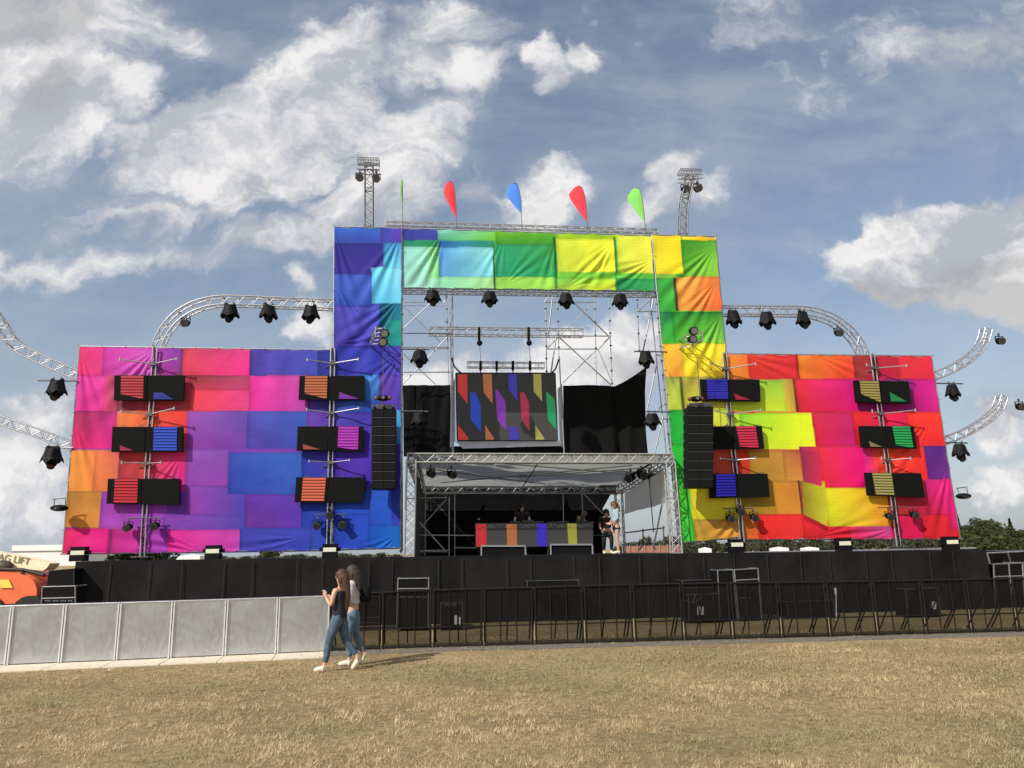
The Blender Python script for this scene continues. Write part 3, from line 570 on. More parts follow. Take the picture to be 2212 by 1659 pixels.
A = P(165, 1205, 22.4); B = P(2132, 1205, 22.4); skirt_m = mat('stage skirt cloth', (.0105, .0100, .0098), .75, 0, .6, .9, .006, 25, spec=.15)
skirt(A, B, 500).build('skirt', skirt_m, st)
skirt(B, B+NV*3.7, 60).build('skirt', skirt_m, st)
skirt(A+NV*3.7, A, 60).build('skirt', skirt_m, st)
for i in range(1, 27):
    p = A.lerp(B, i/27+.006*math.sin(i*3.3)); zt = deck_z(p.x)
    MB().sbox(Vector((p.x, p.y, zt*.55))-NV*.062, (.022, .008, zt*.86)).build('skirt_seam', mat('seam tape', (.0135, .013, .0125), .85), st)
lg = MB()
for i in range(15):
    p = A.lerp(B, (i+.5)/15)
    for q in (.3, 3.4): lg.tube(Vector((p.x, p.y, 0))+NV*q, Vector((p.x, p.y, deck_z(p.x)-.12))+NV*q, .03)
lg.build('legs', steel, st)
# the pale edge strip of the deck that shows under the banners
MB().sbox(DP(1840, 23.6)+ZV*.02, (8.0, .05, .05)).build('edge_strip', alu, st)

# ------------------------------------------------------------------ crowd barriers
def interp(x, tab):
    for (x0, y0), (x1, y1) in zip(tab[:-1], tab[1:]):
        if x <= x1 or x1 == tab[-1][0]: return y0+(y1-y0)*(x-x0)/(x1-x0)
BASE = [(-150, 1446), (0, 1440), (350, 1425), (700, 1409.5), (900, 1402), (1500, 1385.5), (2212, 1366.5), (2400, 1362)]
TOP = [(-150, 1314), (0, 1308), (350, 1298), (700, 1286.5), (900, 1276), (1420, 1262), (1900, 1256), (2212, 1250), (2400, 1247)]
def bp(x): return G(x, interp(x, BASE))
def bh(x):                              # barrier height from its top edge
    p = bp(x); d = ray(x, interp(x, TOP)); hd = math.hypot(p.x, p.y); t = hd/math.hypot(d.x, d.y); return EYE+d.z*t
galv = mat('worn aluminium sheet', (.53, .55, .565), .34, .8, .08, 9, .004, 10, stretch=(1.5, 1, .8))
plate = mat('checker floor plate', (.70, .61, .47), .7, 0, .2, 12, .004, 60)
dplate = mat('dusty dark floor plate', (.20, .175, .15), .7, .2, .3, 10)
bjoint = [-118, 14, 130, 250, 367, 484, 597, 710]
words = ['leftmost, cut by the picture edge', 'second from the left, below the orange hood', 'third from the left, below the framed case', 'fourth from the left', 'fifth from the left', 'sixth from the left', 'right end one, beside the walking women']
for i in range(7):
    x0, x1 = bjoint[i], bjoint[i+1]; a, b = bp(x0), bp(x1); h0, h1 = bh(x0+3), bh(x1-3); d = (b-a); d.z = 0; L_ = d.length; d.normalize(); n = Vector((-d.y, d.x, 0))
    root = thing('crowd_barrier', 'solid grey aluminium crowd barrier, '+words[i], 'barrier', tuple(a), 'solid crowd barriers on the left')
    aa = a+d*.002; bb = b-d*.002; hh = (h0+h1)/2
    sh = MB(); nx, nz = 16, 10; vs = []; ph = random.uniform(0, 6)
    for iu in range(nx+1):
        for iv in range(nz+1):
            u, v = iu/nx, iv/nz; dent = .006*math.sin(u*7+ph)*math.sin(v*5+ph*2)+random.uniform(-.0012, .0012)
            vs.append(aa.lerp(bb, .004+.992*u)+ZV*(.04+(hh-.07)*v)-n*(.01+dent))
    sh.add(vs, [(p*(nz+1)+q, (p+1)*(nz+1)+q, (p+1)*(nz+1)+q+1, p*(nz+1)+q+1) for p in range(nx) for q in range(nz)], True)
    sh.build('front_sheet', galv, root)
    MB().tube(aa+ZV*(h0-.02), bb+ZV*(h1-.02), .024, 8).build('top_rail', alu, root)
    for q in (aa+d*.02, bb-d*.02):
        MB().box(q+ZV*(hh/2)-n*.018, (.024, .06, hh-.06), (d, n, ZV)).build('side_post', mat('pale post', (.66, .66, .65), .5, .2, .1, 10), root)
        MB().tube(q+ZV*(hh*.86)+n*.03, q+n*1.0+ZV*.05, .02, 6).build('rear_brace', alu, root)
    mb = MB().box(a.lerp(b, .5)-n*.46+ZV*.012, (L_-.02, .9, .02), (d, n, ZV)); mb.box(a.lerp(b, .5)+n*.55+ZV*.012, (L_-.02, .9, .02), (d, n, ZV)); mb.build('foot_plate', plate, root)
def mesh_mat():
    mt = bpy.data.materials.new('black debris mesh'); mt.use_nodes = True; N = mt.node_tree.nodes; L = mt.node_tree.links; b = N['Principled BSDF']
    b.inputs['Base Color'].default_value = (.009, .008, .0075, 1); b.inputs['Roughness'].default_value = .9; b.inputs['Specular IOR Level'].default_value = .1
    t = N.new('ShaderNodeBsdfTransparent'); ms = N.new('ShaderNodeMixShader'); ms.inputs[0].default_value = .72
    L.new(t.outputs[0], ms.inputs[1]); L.new(b.outputs[0], ms.inputs[2]); L.new(ms.outputs[0], N['Material Output'].inputs[0]); return mt
netm = mesh_mat()
brown = mat('brown black steel', (.012, .009, .008), .6, 0, .3, 10, spec=.2)
kj = [713, 823, 934, 1045, 1155, 1264, 1371, 1479, 1584, 1690, 1794, 1897, 2002, 2100, 2200, 2302]
seen = ['just right of the walking women', 'in front of the grey framed amplifier rack', 'in front of the small rack with white labels', 'left of the stage booth', 'below the red stripe of the booth', 'below the violet stripe of the booth', 'below the person on stage', 'in front of the labelled case with a white sheet', 'in front of the double framed case', 'right of the double framed case', 'seventh from the right end', 'fifth from the right end', 'in front of the case with a pale patch', 'second from the right end', 'rightmost, cut by the picture edge']
for i in range(len(kj)-1):
    x0, x1 = kj[i], kj[i+1]; a, b = bp(x0), bp(x1); h0, h1 = bh(x0), bh(x1); d = b-a; L_ = d.length; d.normalize(); n = Vector((-d.y, d.x, 0))
    root = thing('crowd_barrier', 'black open-frame crowd barrier with mesh, '+seen[i], 'barrier', tuple(a), 'black crowd barriers in front of the stage')
    aa = a+d*.015; bb = b-d*.015
    MB().tube(aa+ZV*h0, bb+ZV*h1, .022, 8).build('top_rail', brown, root)
    MB().tube(aa+ZV*(h0*.36), bb+ZV*(h1*.36), .014, 6).build('middle_rail', brown, root)
    MB().tube(aa+ZV*.05, bb+ZV*.05, .02, 6).build('bottom_rail', brown, root)
    for q, hq in ((aa+d*.02, h0), (bb-d*.02, h1)):
        MB().tube(q+ZV*.02, q+ZV*hq, .02, 6).build('side_post', brown, root)
        MB().tube(q+ZV*(hq*.9)+n*.03, q+n*.95+ZV*.03, .018, 6).build('rear_brace', brown, root)
    for t in (.33, .66):
        q = aa.lerp(bb, t); MB().tube(q+ZV*.04, q+ZV*(h0*.98), .013, 6).build('upright', brown, root)
    q = aa.lerp(bb, .5); MB().tube(q+ZV*(h0*.9)+n*.03, q+n*.95+ZV*.03, .016, 6).build('rear_brace', brown, root)
    MB().add([aa+ZV*.06+n*.018, bb+ZV*.06+n*.018, bb+ZV*(h1-.02)+n*.018, aa+ZV*(h0-.02)+n*.018], [(0, 1, 2, 3)]).build('mesh_panel', netm, root)
    MB().box(a.lerp(b, .5)-n*.3+ZV*.01, (L_-.02, .56, .016), (d, n, ZV)).build('foot_plate', dplate, root)

# ------------------------------------------------------------------ lights (prototypes built at the origin, hanging below it)
def rain_cover(seed, w=.29, dp=.22, hgt=.44, ears=True):
    rr = random.Random(seed); seg = 28; prof = [(0.0, .4), (-.02, .66), (-.10, .74), (-.20, .84), (-.30, .95), (-.37, 1.06), (-.43, 1.10)]
    vs = []; ph = rr.uniform(0, 6)
    for j, (z, r) in enumerate(prof):
        for i in range(seg):
            t = 2*PI*i/seg; fo = 1+.06*math.sin(5*t+ph)*(j/6)+.04*rr.uniform(-1, 1)+.05*math.cos(4*t)
            zz = z*hgt/.46
            if j == len(prof)-1: zz += .05*math.cos(6*t+ph)*1.0-.01+rr.uniform(-.015, .015)
            if ears and j <= 1: zz += .09*max(0, abs(math.cos(t)))**6
            vs.append(Vector((w*r*fo*math.cos(t), dp*r*fo*math.sin(t), zz-.04)))
    fs = [(j*seg+i, (j+1)*seg+i, (j+1)*seg+(i+1) % seg, j*seg+(i+1) % seg) for j in range(len(prof)-1) for i in range(seg)]
    fs.append(tuple(range(seg))); return MB().add(vs, fs, False)
def covered_light(seed, ears):
    root = thing('moving_head_light', 'x', 'stage light')
    rain_cover(seed, ears=ears).build('rain_cover', cover_m, root)
    y = MB()
    for s in (-1, 1): y.box((s*.13, 0, -.42), (.03, .07, .22))
    y.build('yoke', black, root)
    h = MB().ball((0, -.02, -.50), .165, 14, 9, (.98, .9, .95)); h.tube((0, -.02, -.53), (0, -.12, -.63), .12, 14, .115); hd = h.build('lamp_head', black, root)
    MB().tube((0, -.118, -.628), (0, -.126, -.636), .095, 14).build('lens', glass_m, hd)
    MB().box((-.12, 0, .02), (.035, .05, .12)).build('clamp', dsteel, root); MB().box((.12, 0, .02), (.035, .05, .12)).build('clamp', dsteel, root)
    return root
def small_light():
    root = thing('small_spotlight', 'x', 'stage light')
    y = MB().tube((0, 0, .0), (0, 0, -.06), .02, 6)
    for s in (-1, 1): y.box((s*.13, 0, -.14), (.015, .04, .2))
    y.box((0, 0, -.05), (.26, .04, .015)); y.build('yoke', black, root)
    h = MB().ball((0, .01, -.2), .12, 12, 8, (1, .9, 1)).tube((0, .0, -.2), (.0, -.13, -.24), .11, 14, .12); hd = h.build('lamp_head', black, root)
    rim = MB(); rim.tube((0, -.128, -.239), (0, -.14, -.243), .124, 14); rim.build('rim', dsteel, hd)
    ls = MB()
    ls.tube((0, -.139, -.243), (0, -.147, -.246), .095, 14)
    ls.build('lens', mat('lamp lens', (.06, .06, .065), .25, .3), hd)
    MB().box((0, 0, .02), (.05, .05, .07)).build('clamp', dsteel, root)
    return root
def flat_light():
    root = thing('tilted_wash_light', 'x', 'stage light')
    MB().path([Vector((-.22, 0, .02)), Vector((.18, 0, .06))], .015).build('hanging_bar', dsteel, root)
    y = MB()
    for s in (-1, 1): y.tube((s*.16, 0, .03), (s*.16, 0, -.2), .013)
    y.build('yoke', dsteel, root)
    h = MB().ball((0, 0, -.24), .26, 16, 8, (1, .7, .38)); hd = h.build('lamp_head', black, root)
    MB().ball((0, -.10, -.265), .15, 12, 6, (1, .7, .35)).build('lens', glass_m, hd)
    return root
used = {}
protos = {}
def place(kind, fn, p, label, group, sc=1.0, rz=None):
    if kind not in protos:
        o = fn(); protos[kind] = o; o.location = p; o['label'] = label; o['group'] = group; sc = sc*(.92 if kind in 'ABC' else 1); o.scale = (sc,)*3; o.rotation_euler = (0, 0, YAW if rz is None else rz)
        return o
    sc = sc*(.92 if kind in 'ABC' else 1)
    return dup(protos[kind], p, YAW if rz is None else rz, label, group, sc)
cA = lambda: covered_light(1, True)
cB = lambda: covered_light(5, False)
cC = lambda: covered_light(9, True)
beam_l = ['below the mint banner, nearest the blue tower', 'under the green middle of the top banner', 'under the yellow part of the top banner', 'under the top banner, nearest the right tower']
for i, (x, y) in enumerate(((935, 625), (1058, 628), (1222, 632), (1339, 634))):
    place('B', cB, P(x, y, 24.9), 'black covered stage light '+beam_l[i], 'covered lights under the top truss', .93, YAW+(.2, -.1, .15, -.2)[i])
for i, (x, y) in enumerate(((497, 657), (581, 658), (671, 660))):
    place('A', cA, P(x, y, 25.2), 'black covered stage light on the left arch, '+('nearest the curve', 'middle of three', 'nearest the blue tower')[i], 'covered lights on the left arch', 1.0, YAW+(.1, .5, -.1)[i])
for i, (x, y) in enumerate(((1583, 672), (1655, 675), (1733, 673))):
    place('C', cC, P(x, y, 25.3), 'black covered stage light on the right arch, '+('nearest the orange banner block', 'middle of three', 'nearest the curve')[i], 'covered lights on the right arch', 1.0, YAW+(.2, -.1, .4)[i])
place('A', cA, P(124, 820, 24.9), 'black covered stage light left of the pink banner, upper one', 'covered lights on the left wing arms', 1.06)
place('C', cC, P(115, 966, 24.9), 'black covered stage light left of the pink banner, lower one', 'covered lights on the left wing arms', 1.06, .4)
place('B', cB, P(2055, 829, 25.1), 'black covered stage light right of the red banner, upper one', 'covered lights on the right wing arms', .98, .3)
place('B', cB, P(2071, 957, 25.1), 'black covered stage light right of the red banner, lower one', 'covered lights on the right wing arms', 1.0, .1)
place('B', cB, P(907, 755, 24.9), 'black covered stage light beside the blue tower, above the black drape', 'covered lights inside the towers', .98)
place('C', cC, P(1394, 760, 24.9), 'black covered stage light beside the yellow tower at the drape peak', 'covered lights inside the towers', .92)
place('A', cA, P(905, 890, 24.9), 'black covered stage light in front of the left black drape', 'covered lights inside the towers', .9)
place('B', cB, P(1408, 891, 24.9), 'black covered stage light at the edge of the right black drape', 'covered lights inside the towers', .95)
for (x0, x1, y, k, lb) in ((82, 168, 822, 24.95, 'upper black bar sticking out left of the pink banner'), (96, 158, 966, 24.95, 'lower black bar sticking out left of the pink banner'), (2022, 2080, 828, 25.15, 'upper black bar sticking out right of the red banner'), (2042, 2090, 956, 25.15, 'lower black bar sticking out right of the red banner'),
        (866, 928, 754, 24.95, 'bar holding the light beside the blue tower'), (1370, 1440, 759, 24.95, 'bar holding the light beside the yellow tower'), (866, 925, 888, 24.95, 'bar in front of the left black drape'), (1396, 1452, 889, 24.95, 'bar at the edge of the right black drape')):
    o = MB().tube(P(x0, y, k), P(x1, y+1, k), .025, 8).build('lighting_bar', dsteel if y < 960 else steel); tag(o, lb, 'bar', 'short bars holding covered lights')
for i, (x, y, k, lb) in enumerate(((402, 684, 25.2, 'small round spotlight inside the curve of the left arch'), (1809, 706, 25.3, 'small round spotlight inside the curve of the right arch'), (2157, 724, 25.4, 'small round spotlight at the tip of the upper right arm'), (2200, 865, 25.4, 'small round spotlight at the tip of the lower right arm'),
        (777.5, 371, 25.5, 'left round lamp on the left roof mast'), (813, 373, 25.5, 'right round lamp on the left roof mast'), (1479, 396, 25.5, 'left round lamp on the right roof mast'), (1506, 395, 25.5, 'right round lamp on the right roof mast'))):
    place('S', small_light, P(x, y, k), lb, 'small round spotlights', 1.08 if i < 4 else 1.15)
place('F', flat_light, P(130, 1080, 24.6), 'tilted black wash light beside the bottom of the pink banner', 'tilted wash lights at the wing ends', 1.0)
place('F', flat_light, P(2079, 1056, 24.9), 'tilted black wash light beside the bottom of the red banner', 'tilted wash lights at the wing ends', 1.0)

# ------------------------------------------------------------------ trusses
truss('curved silver truss arching from the pink banner to the blue tower', smoothpath([P(x, y, 25.35) for x, y in ((340, 760), (347, 735), (372, 696), (412, 667), (463, 652), (520, 651), (590, 654), (660, 657), (722, 659))], 4), NV, .3, .3, .24)
truss('curved silver truss arching from the orange tower to the red banner', smoothpath([P(x, y, 25.45) for x, y in ((1555, 672), (1620, 672), (1690, 673), (1745, 675), (1795, 690), (1832, 717), (1854, 745), (1866, 772))], 4), NV, .3, .3, .24)
truss('bent silver truss arm rising off the picture at upper left', smoothpath([P(x, y, 25.3) for x, y in ((-45, 630), (-20, 670), (5, 706), (32, 745), (95, 779), (185, 819))], 4), NV, .3, .29, .24)
truss('lower bent silver truss arm leaving the picture at the left', smoothpath([P(x, y, 25.3) for x, y in ((-60, 850), (-30, 888), (5, 909), (80, 935), (170, 970))], 4), NV, .3, .25, .24)
truss('bent silver truss arm rising right of the red banner, upper one', smoothpath([P(x, y, 25.4) for x, y in ((2005, 818), (2060, 795), (2100, 768), (2122, 740), (2130, 712))], 4), NV, .3, .26, .22)
truss('bent silver truss arm rising right of the red banner, lower one', smoothpath([P(x, y, 25.4) for x, y in ((2030, 956), (2085, 934), (2130, 907), (2155, 882), (2164, 858))], 4), NV, .3, .24, .22)
truss('flat silver truss carrying the row of teardrop flags', [P(834, 483, 25.5), P(1421, 500, 25.5)], NV, .12, .14, .2, r=.016, lr=.008)
truss('silver truss along the lower edge of the top banner', [P(868, 629, 25.25), P(1420, 637, 25.25)], NV, .22, .13, .2, r=.018, lr=.009)
def mast(label, pts, hx, hy, hw, hh):
    root = thing('light_mast', label, 'truss mast', tuple(pts[0]))
    mm = mat('mast metal', (.22, .22, .23), .5, .5, .15, 12); truss_geo(resample(pts, .24), NV, .28, .28, .024, None, root, .014, mm)
    hd = MB(); c = P(hx, hy, 25.5); a = .0151*hw/2; b = .0151*hh/2
    for zz in (-b, -b*.1, b*.75, b*1.15):
        for yy in (-.2, .2): hd.tube(c+SV*-a+ZV*zz+NV*yy, c+SV*a+ZV*zz+NV*yy, .017, 6)
    for i in range(9):
        xx = -a+2*a*i/8
        for yy in (-.2, .2): hd.tube(c+SV*xx+ZV*-b+NV*yy, c+SV*(xx+(a/4 if i < 8 else 0))+ZV*b*1.15+NV*yy, .009, 4)
        hd.tube(c+SV*xx+ZV*b-NV*.2, c+SV*xx+ZV*b+NV*.2, .012, 4)
    hd.build('head_frame', mm, root)
mast('straight light mast on the blue tower with a small head frame', [P(797, 492, 25.5), P(797, 355, 25.5)], 796, 360, 50, 27)
mast('slightly bent light mast on the yellow tower with a small head frame', smoothpath([P(1475, 508, 25.5), P(1475, 470, 25.5), P(1478, 435, 25.5), P(1485, 405, 25.5), P(1489, 384, 25.5)], 3), 1490, 381, 52, 22)
# short trusses sticking out of the towers, they carry the speaker hangs
def out_truss(label, px, py, k1, tipdx):
    a = P(px, py, 25.3); b = a-NV*(25.3-k1)+SV*tipdx
    return truss(label, [a, b], SV, .3, .3, .25, name='support_truss')
out_truss('short truss sticking out of the blue tower towards the field', 806, 743, 23.9, .35)
out_truss('short truss sticking out of the yellow tower towards the field', 1466, 750, 23.9, .25)
def cluster(label, x, y, k, n=2, sp=.28):
    root = thing('floodlight_pair', label, 'stage light', tuple(P(x, y, k)))
    c = P(x, y, k)
    for i in range(n):
        q = c+ZV*(sp*(i-.5*(n-1)))+SV*.05*i
        o = MB().ball(q, .13, 10, 7, (1.2, .9, .9), jit=.06).tube(q, q-NV*.16-ZV*.04, .12, 12, .14); b_ = o.build('lamp', black, root)
        MB().tube(q-NV*.158-ZV*.04, q-NV*.168-ZV*.042, .11, 12).build('reflector', chrome, b_)
    MB().tube(c-ZV*.32, c+ZV*.3, .018).build('bracket', dsteel, root)
cluster('pair of stacked lamps on the truss in front of the blue tower', 828, 730, 23.95)
cluster('pair of lamps on the truss in front of the yellow tower', 1494, 724, 23.95)

# ------------------------------------------------------------------ teardrop flags
def flag(label, base, poleb, tip, left, hexc, k=25.4, edge=False, rt=None):
    root = thing('teardrop_flag', label, 'flag', tuple(P(poleb[0], poleb[1], k)), 'teardrop flags on the roof truss')
    b_ = P(*base, k); t_ = P(*tip, k); pb = P(*poleb, k)
    rx, ry = rt
    pts2 = smoothpath([Vector((base[0], base[1], 0)), Vector((rx, ry, 0)), Vector(((rx+tip[0])/2+1.5, tip[1]+5, 0)), Vector((tip[0], tip[1], 0)), Vector(((left[0]+tip[0])/2-2, tip[1]+8, 0)), Vector((left[0], left[1], 0)), Vector(((left[0]*.55+base[0]*.45), (left[1]*.5+base[1]*.5), 0)), Vector((base[0], base[1], 0))], 5)
    pts = [P(p.x, p.y, k) for p in pts2[:-1]]
    m_ = mat('flag '+hexc, lin(hexc, 1.15), .6, trans=.12)
    c0 = sum(pts, Vector())/len(pts); n = len(pts)
    dep = .012; fr = [p-NV*dep*0 for p in pts]; vs = fr+[c0-NV*.06]; mb = MB().add(vs, [(i, (i+1) % n, n) for i in range(n)], True)
    vs = [p+NV*.006 for p in pts]+[c0-NV*.05]; mb.add(vs, [((i+1) % n, i, n) for i in range(n)], True)
    mb.build('sail', m_, root)
    pole = [pb, b_]+[P(p.x, p.y, k) for p in pts2[1:16]]
    MB().path(pole, .012, 5).build('pole', dsteel, root)
flag('green teardrop flag seen edge-on, leftmost on the roof truss', (869.5, 447), (870.5, 492), (867, 390), (864.5, 424), '#7fb070', rt=(869.5, 420))
flag('narrow red teardrop flag, second from the left', (986, 472), (986.5, 494), (970, 392), (958.5, 417), '#e83440', rt=(984, 428))
flag('blue teardrop flag in the middle of the roof truss', (1126, 461), (1128, 495), (1108, 396), (1093.5, 420), '#4a88e8', rt=(1125.5, 432))
flag('wide red teardrop flag, second from the right', (1268, 480), (1271, 504), (1247, 402), (1229.5, 424), '#f04050', rt=(1266, 440))
flag('light green teardrop flag, rightmost on the roof truss', (1393, 480), (1397, 505), (1373, 406), (1356, 430), '#88dc68', rt=(1389, 442))
# ------------------------------------------------------------------ LED panel masts on the wings
def ledcol(h, e=.5, st=14.0): return mat('lit screen '+h+str(st), lin(h, .35), .35, emit=e, ecol=lin(h), stripes=st)
darkled = mat('dark screen face', (.0062, .0065, .0062), .75, 0, .15, 6, spec=.10)
def panel(label, q, k, lit, group='paired screen boxes on the wing masts'):
    """q: four corners in the photo (tl tr br bl); lit: [(polygon in 0..1 box coords, colour)]"""
    W = [P(x, y, k) for x, y in q]; root = thing('screen_box_pair', label, 'screen', tuple((W[0]+W[2])/2), group)
    mid_t = W[0].lerp(W[1], .47); mid_b = W[3].lerp(W[2], .47); g = .012
    for a, b, c, d in ((W[0], mid_t-SV*g, mid_b-SV*g, W[3]), (mid_t+SV*g, W[1], W[2], mid_b+SV*g)):
        MB().prism([a, b, c, d], NV*.10).build('screen_box', darkled, root)
    for t in (.12, .36, .62, .88):
        p = W[0].lerp(W[1], t); MB().path([p+NV*.05, p+NV*.05+ZV*.04, p+NV*.05+ZV*.04+SV*.12, p+NV*.05+SV*.12], .01, 5).build('handle', dsteel, root)
    for poly, col, e in lit:
        ys = [p[1] for p in poly]; ns = 8
        mb = MB(); vs = [W[0].lerp(W[1], u).lerp(W[3].lerp(W[2], u), v)-NV*.004 for u, v in poly]
        y0, y1 = min(ys), max(ys)
        # louvred strips: thin bars standing proud of the box face
        for i in range(ns):
            a = y0+(y1-y0)*i/ns; b = a+(y1-y0)/ns*.72
            cl = clip(poly, a, b)
            if len(cl) >= 3:
                mb.prism([W[0].lerp(W[1], u).lerp(W[3].lerp(W[2], u), v)-NV*.002 for u, v in cl], -NV*.022)
        mb.build('lit_strips', mat('strip '+col, lin(col, .6), .45, emit=e, ecol=lin(col)), root)
    return root
def clip(poly, a, b):
    def half(pl, lim, keep_greater):
        out = []
        for i in range(len(pl)):
            p, q = pl[i], pl[(i+1) % len(pl)]; ip = (p[1] >= lim) if keep_greater else (p[1] <= lim); iq = (q[1] >= lim) if keep_greater else (q[1] <= lim)
            if ip: out.append(p)
            if ip != iq:
                t = (lim-p[1])/(q[1]-p[1]); out.append((p[0]+(q[0]-p[0])*t, lim))
        return out
    return half(half(poly, a, True), b, False)
PK = 24.77
R_ = lambda x0, x1, y0=.03, y1=.97: [(x0, y0), (x1, y0), (x1, y1), (x0, y1)]
panel('top screen box pair on the far left mast, red strips and a blue corner', [(247, 811), (398, 811), (396, 865), (246, 864)], PK, [([(.10, .02), (.42, .02), (.42, .96), (.10, .76)], '#b02430', .42), ([(.57, .70), (.70, .70), (.86, .97), (.57, .97)], '#242c90', .5)])
panel('middle screen box pair on the far left mast, with blue strips', [(243, 922), (395, 922), (394, 976), (240, 976)], PK, [(R_(.59, .92, .02, .98), '#1c3ca8', .7), ([(.12, .74), (.32, .96), (.13, .96)], '#a02848', .4)])
panel('bottom screen box pair on the far left mast, with red strips', [(233, 1034), (388, 1034), (387, 1090), (230, 1088)], PK, [(R_(.10, .42, .02, .98), '#b81c2c', .5)])
panel('top screen box pair beside the blue tower, brown orange strips', [(647, 812), (787, 812), (786, 864), (645, 863)], PK, [([(.09, .02), (.43, .02), (.43, .97), (.09, .74)], '#b06038', .5), ([(.62, .68), (.93, .97), (.62, .97)], '#7a28a0', .5)])
panel('middle screen box pair beside the blue tower, with magenta strips', [(643, 921), (785, 921), (783, 974), (641, 973)], PK, [([(.62, .02), (.93, .02), (.93, .97), (.62, .86)], '#a428a8', .6), ([(.09, .74), (.36, .96), (.10, .96)], '#a85030', .35)])
panel('bottom screen box pair beside the blue tower, with orange red strips', [(640, 1031), (790, 1031), (783, 1086), (636, 1085)], PK, [(R_(.10, .43, .02, .97), '#c85c40', .55)])
panel('top screen box pair beside the right speaker column, violet blue strips', [(1513, 819), (1641, 820), (1643, 867), (1516, 866)], PK, [(R_(.10, .45, .02, .92), '#2420a0', .55), ([(.55, .66), (.82, .94), (.58, .94)], '#a01c3c', .5)])
panel('middle screen box pair right of the speaker column, with crimson strips', [(1524, 921), (1646, 920), (1651, 969), (1529, 970)], PK, [([(.54, .02), (.88, .02), (.90, .98), (.57, .90)], '#b82040', .6)])
panel('bottom screen box pair right of the speaker column, with blue strips', [(1534, 1024), (1658, 1023), (1663, 1073), (1534, 1076)], PK, [(R_(.10, .43, .02, .97), '#2018a8', .65)])
panel('top screen box pair on the far right mast, olive strips and a green wedge', [(1845, 822), (1963, 824), (1969, 872), (1850, 869)], PK, [([(.10, .02), (.44, .02), (.44, .98), (.10, .62)], '#948444', .5), ([(.62, .50), (.92, .93), (.63, .93)], '#1c7c48', .5)])
panel('middle screen box pair on the far right mast, with green strips', [(1857, 920), (1974, 921), (1981, 969), (1862, 966)], PK, [([(.60, .02), (.92, .02), (.93, .98), (.62, .86)], '#189048', .6), ([(.14, .72), (.36, .97), (.15, .97)], '#8c7850', .5)])
panel('bottom screen box pair on the far right mast, with olive strips', [(1869, 1021), (1990, 1022), (1998, 1074), (1875, 1070)], PK, [([(.12, .02), (.46, .02), (.46, .98), (.14, .98)], '#948c4c', .5)])
def pole_mast(label, pts, arms, lampy, lamps, k=24.90):
    root = thing('panel_mast', label, 'mast', tuple(P(pts[-1][0], pts[-1][1], k)), 'silver masts in front of the banners')
    w = [P(x, y, k) for x, y in pts]
    for s in (-1, 1):
        MB().path([p+SV*.062*s for p in w], .027, 8).build('mast_tube', alu, root)
    rg = MB(); rs = resample(w, .42)
    for p in rs: rg.tube(p-SV*.06, p+SV*.06, .013, 5)
    rg.build('rungs', alu, root)
    for (cx, cy, lx, ly, rx, ry) in arms:
        c = P(cx, cy, k-.03); cl = MB().sbox(c, (.2, .12, .1)); cl.build('collar', dsteel, root)
        for (ex, ey, kk) in ((lx, ly, k-.35), (rx, ry, k-.35)):
            e = P(ex, ey, kk); m_ = MB().tube(c, e, .019, 6); m_.tube(e-ZV*.05, e+ZV*.05, .026, 6); m_.build('side_arm', alu, root)
        for s in (-1, 1): MB().tube(c+NV*.03, c+NV*.24+SV*.5*s-ZV*.25, .015, 5).build('stay', dsteel, root)
    cb = MB(); pts_ = [p-NV*.04+SV*.02*math.sin(i*1.7) for i, p in enumerate(rs)]; cb.path(pts_, .016, 5); cb.build('power_cable', black, root)
    bs = w[-1]; MB().sbox(bs+ZV*.03, (.5, .5, .04)).build('base_plate', dsteel, root)
    bar = P(lampy[0], lampy[1], k-.1); MB().tube(bar-SV*.5, bar+SV*.5, .018).build('lamp_bar', dsteel, root)
    for (x, y, lb) in lamps:
        place('S2', small_light, P(x, y, k-.12), lb, 'small spotlights low on the masts', 1.0)
pole_mast('silver twin-tube mast on the pink part of the left banner', [(335, 750), (327, 880), (319, 1000), (312, 1118), (307, 1205)], [(331, 786, 259, 776, 381, 775), (323, 895, 262, 889, 376, 882), (317, 1001, 263, 999, 347, 999)], (311, 1119),
          [(278, 1124, 'left small spotlight low on the pink banner mast'), (336, 1121, 'right small spotlight low on the pink banner mast')])
pole_mast('silver twin-tube mast at the edge of the blue tower', [(719, 752), (717, 880), (714, 1000), (712, 1118), (709, 1207)], [(718, 785, 664, 777, 774, 776), (716, 892, 663, 885, 775, 882), (714, 999, 668, 996, 755, 994)], (713, 1111),
          [(686, 1120, 'left small spotlight low on the mast by the blue tower'), (741, 1117, 'right small spotlight low on the mast by the blue tower'), (714, 1098, 'middle small spotlight on the mast by the blue tower')])
pole_mast('silver twin-tube mast between the yellow tower and the red banner', [(1565, 762), (1573, 870), (1584, 980), (1597, 1100), (1604, 1176)], [(1567, 797, 1536, 784, 1632, 786), (1577, 895, 1545, 888, 1643, 886), (1587, 994, 1556, 990, 1632, 990)], (1594, 1098),
          [(1576, 1105, 'left small spotlight low on the mast right of the speakers'), (1627, 1103, 'right small spotlight low on the mast right of the speakers'), (1598, 1090, 'middle small spotlight on the mast right of the speakers')])
pole_mast('silver twin-tube mast on the red right banner', [(1884, 764), (1898, 870), (1914, 980), (1930, 1090), (1942, 1183)], [(1890, 795, 1872, 788, 1958, 790), (1902, 894, 1884, 888, 1977, 886), (1918, 994, 1904, 990, 1967, 990)], (1929, 1096),
          [(1919, 1101, 'left small spotlight low on the red banner mast'), (1972, 1098, 'right small spotlight low on the red banner mast')])

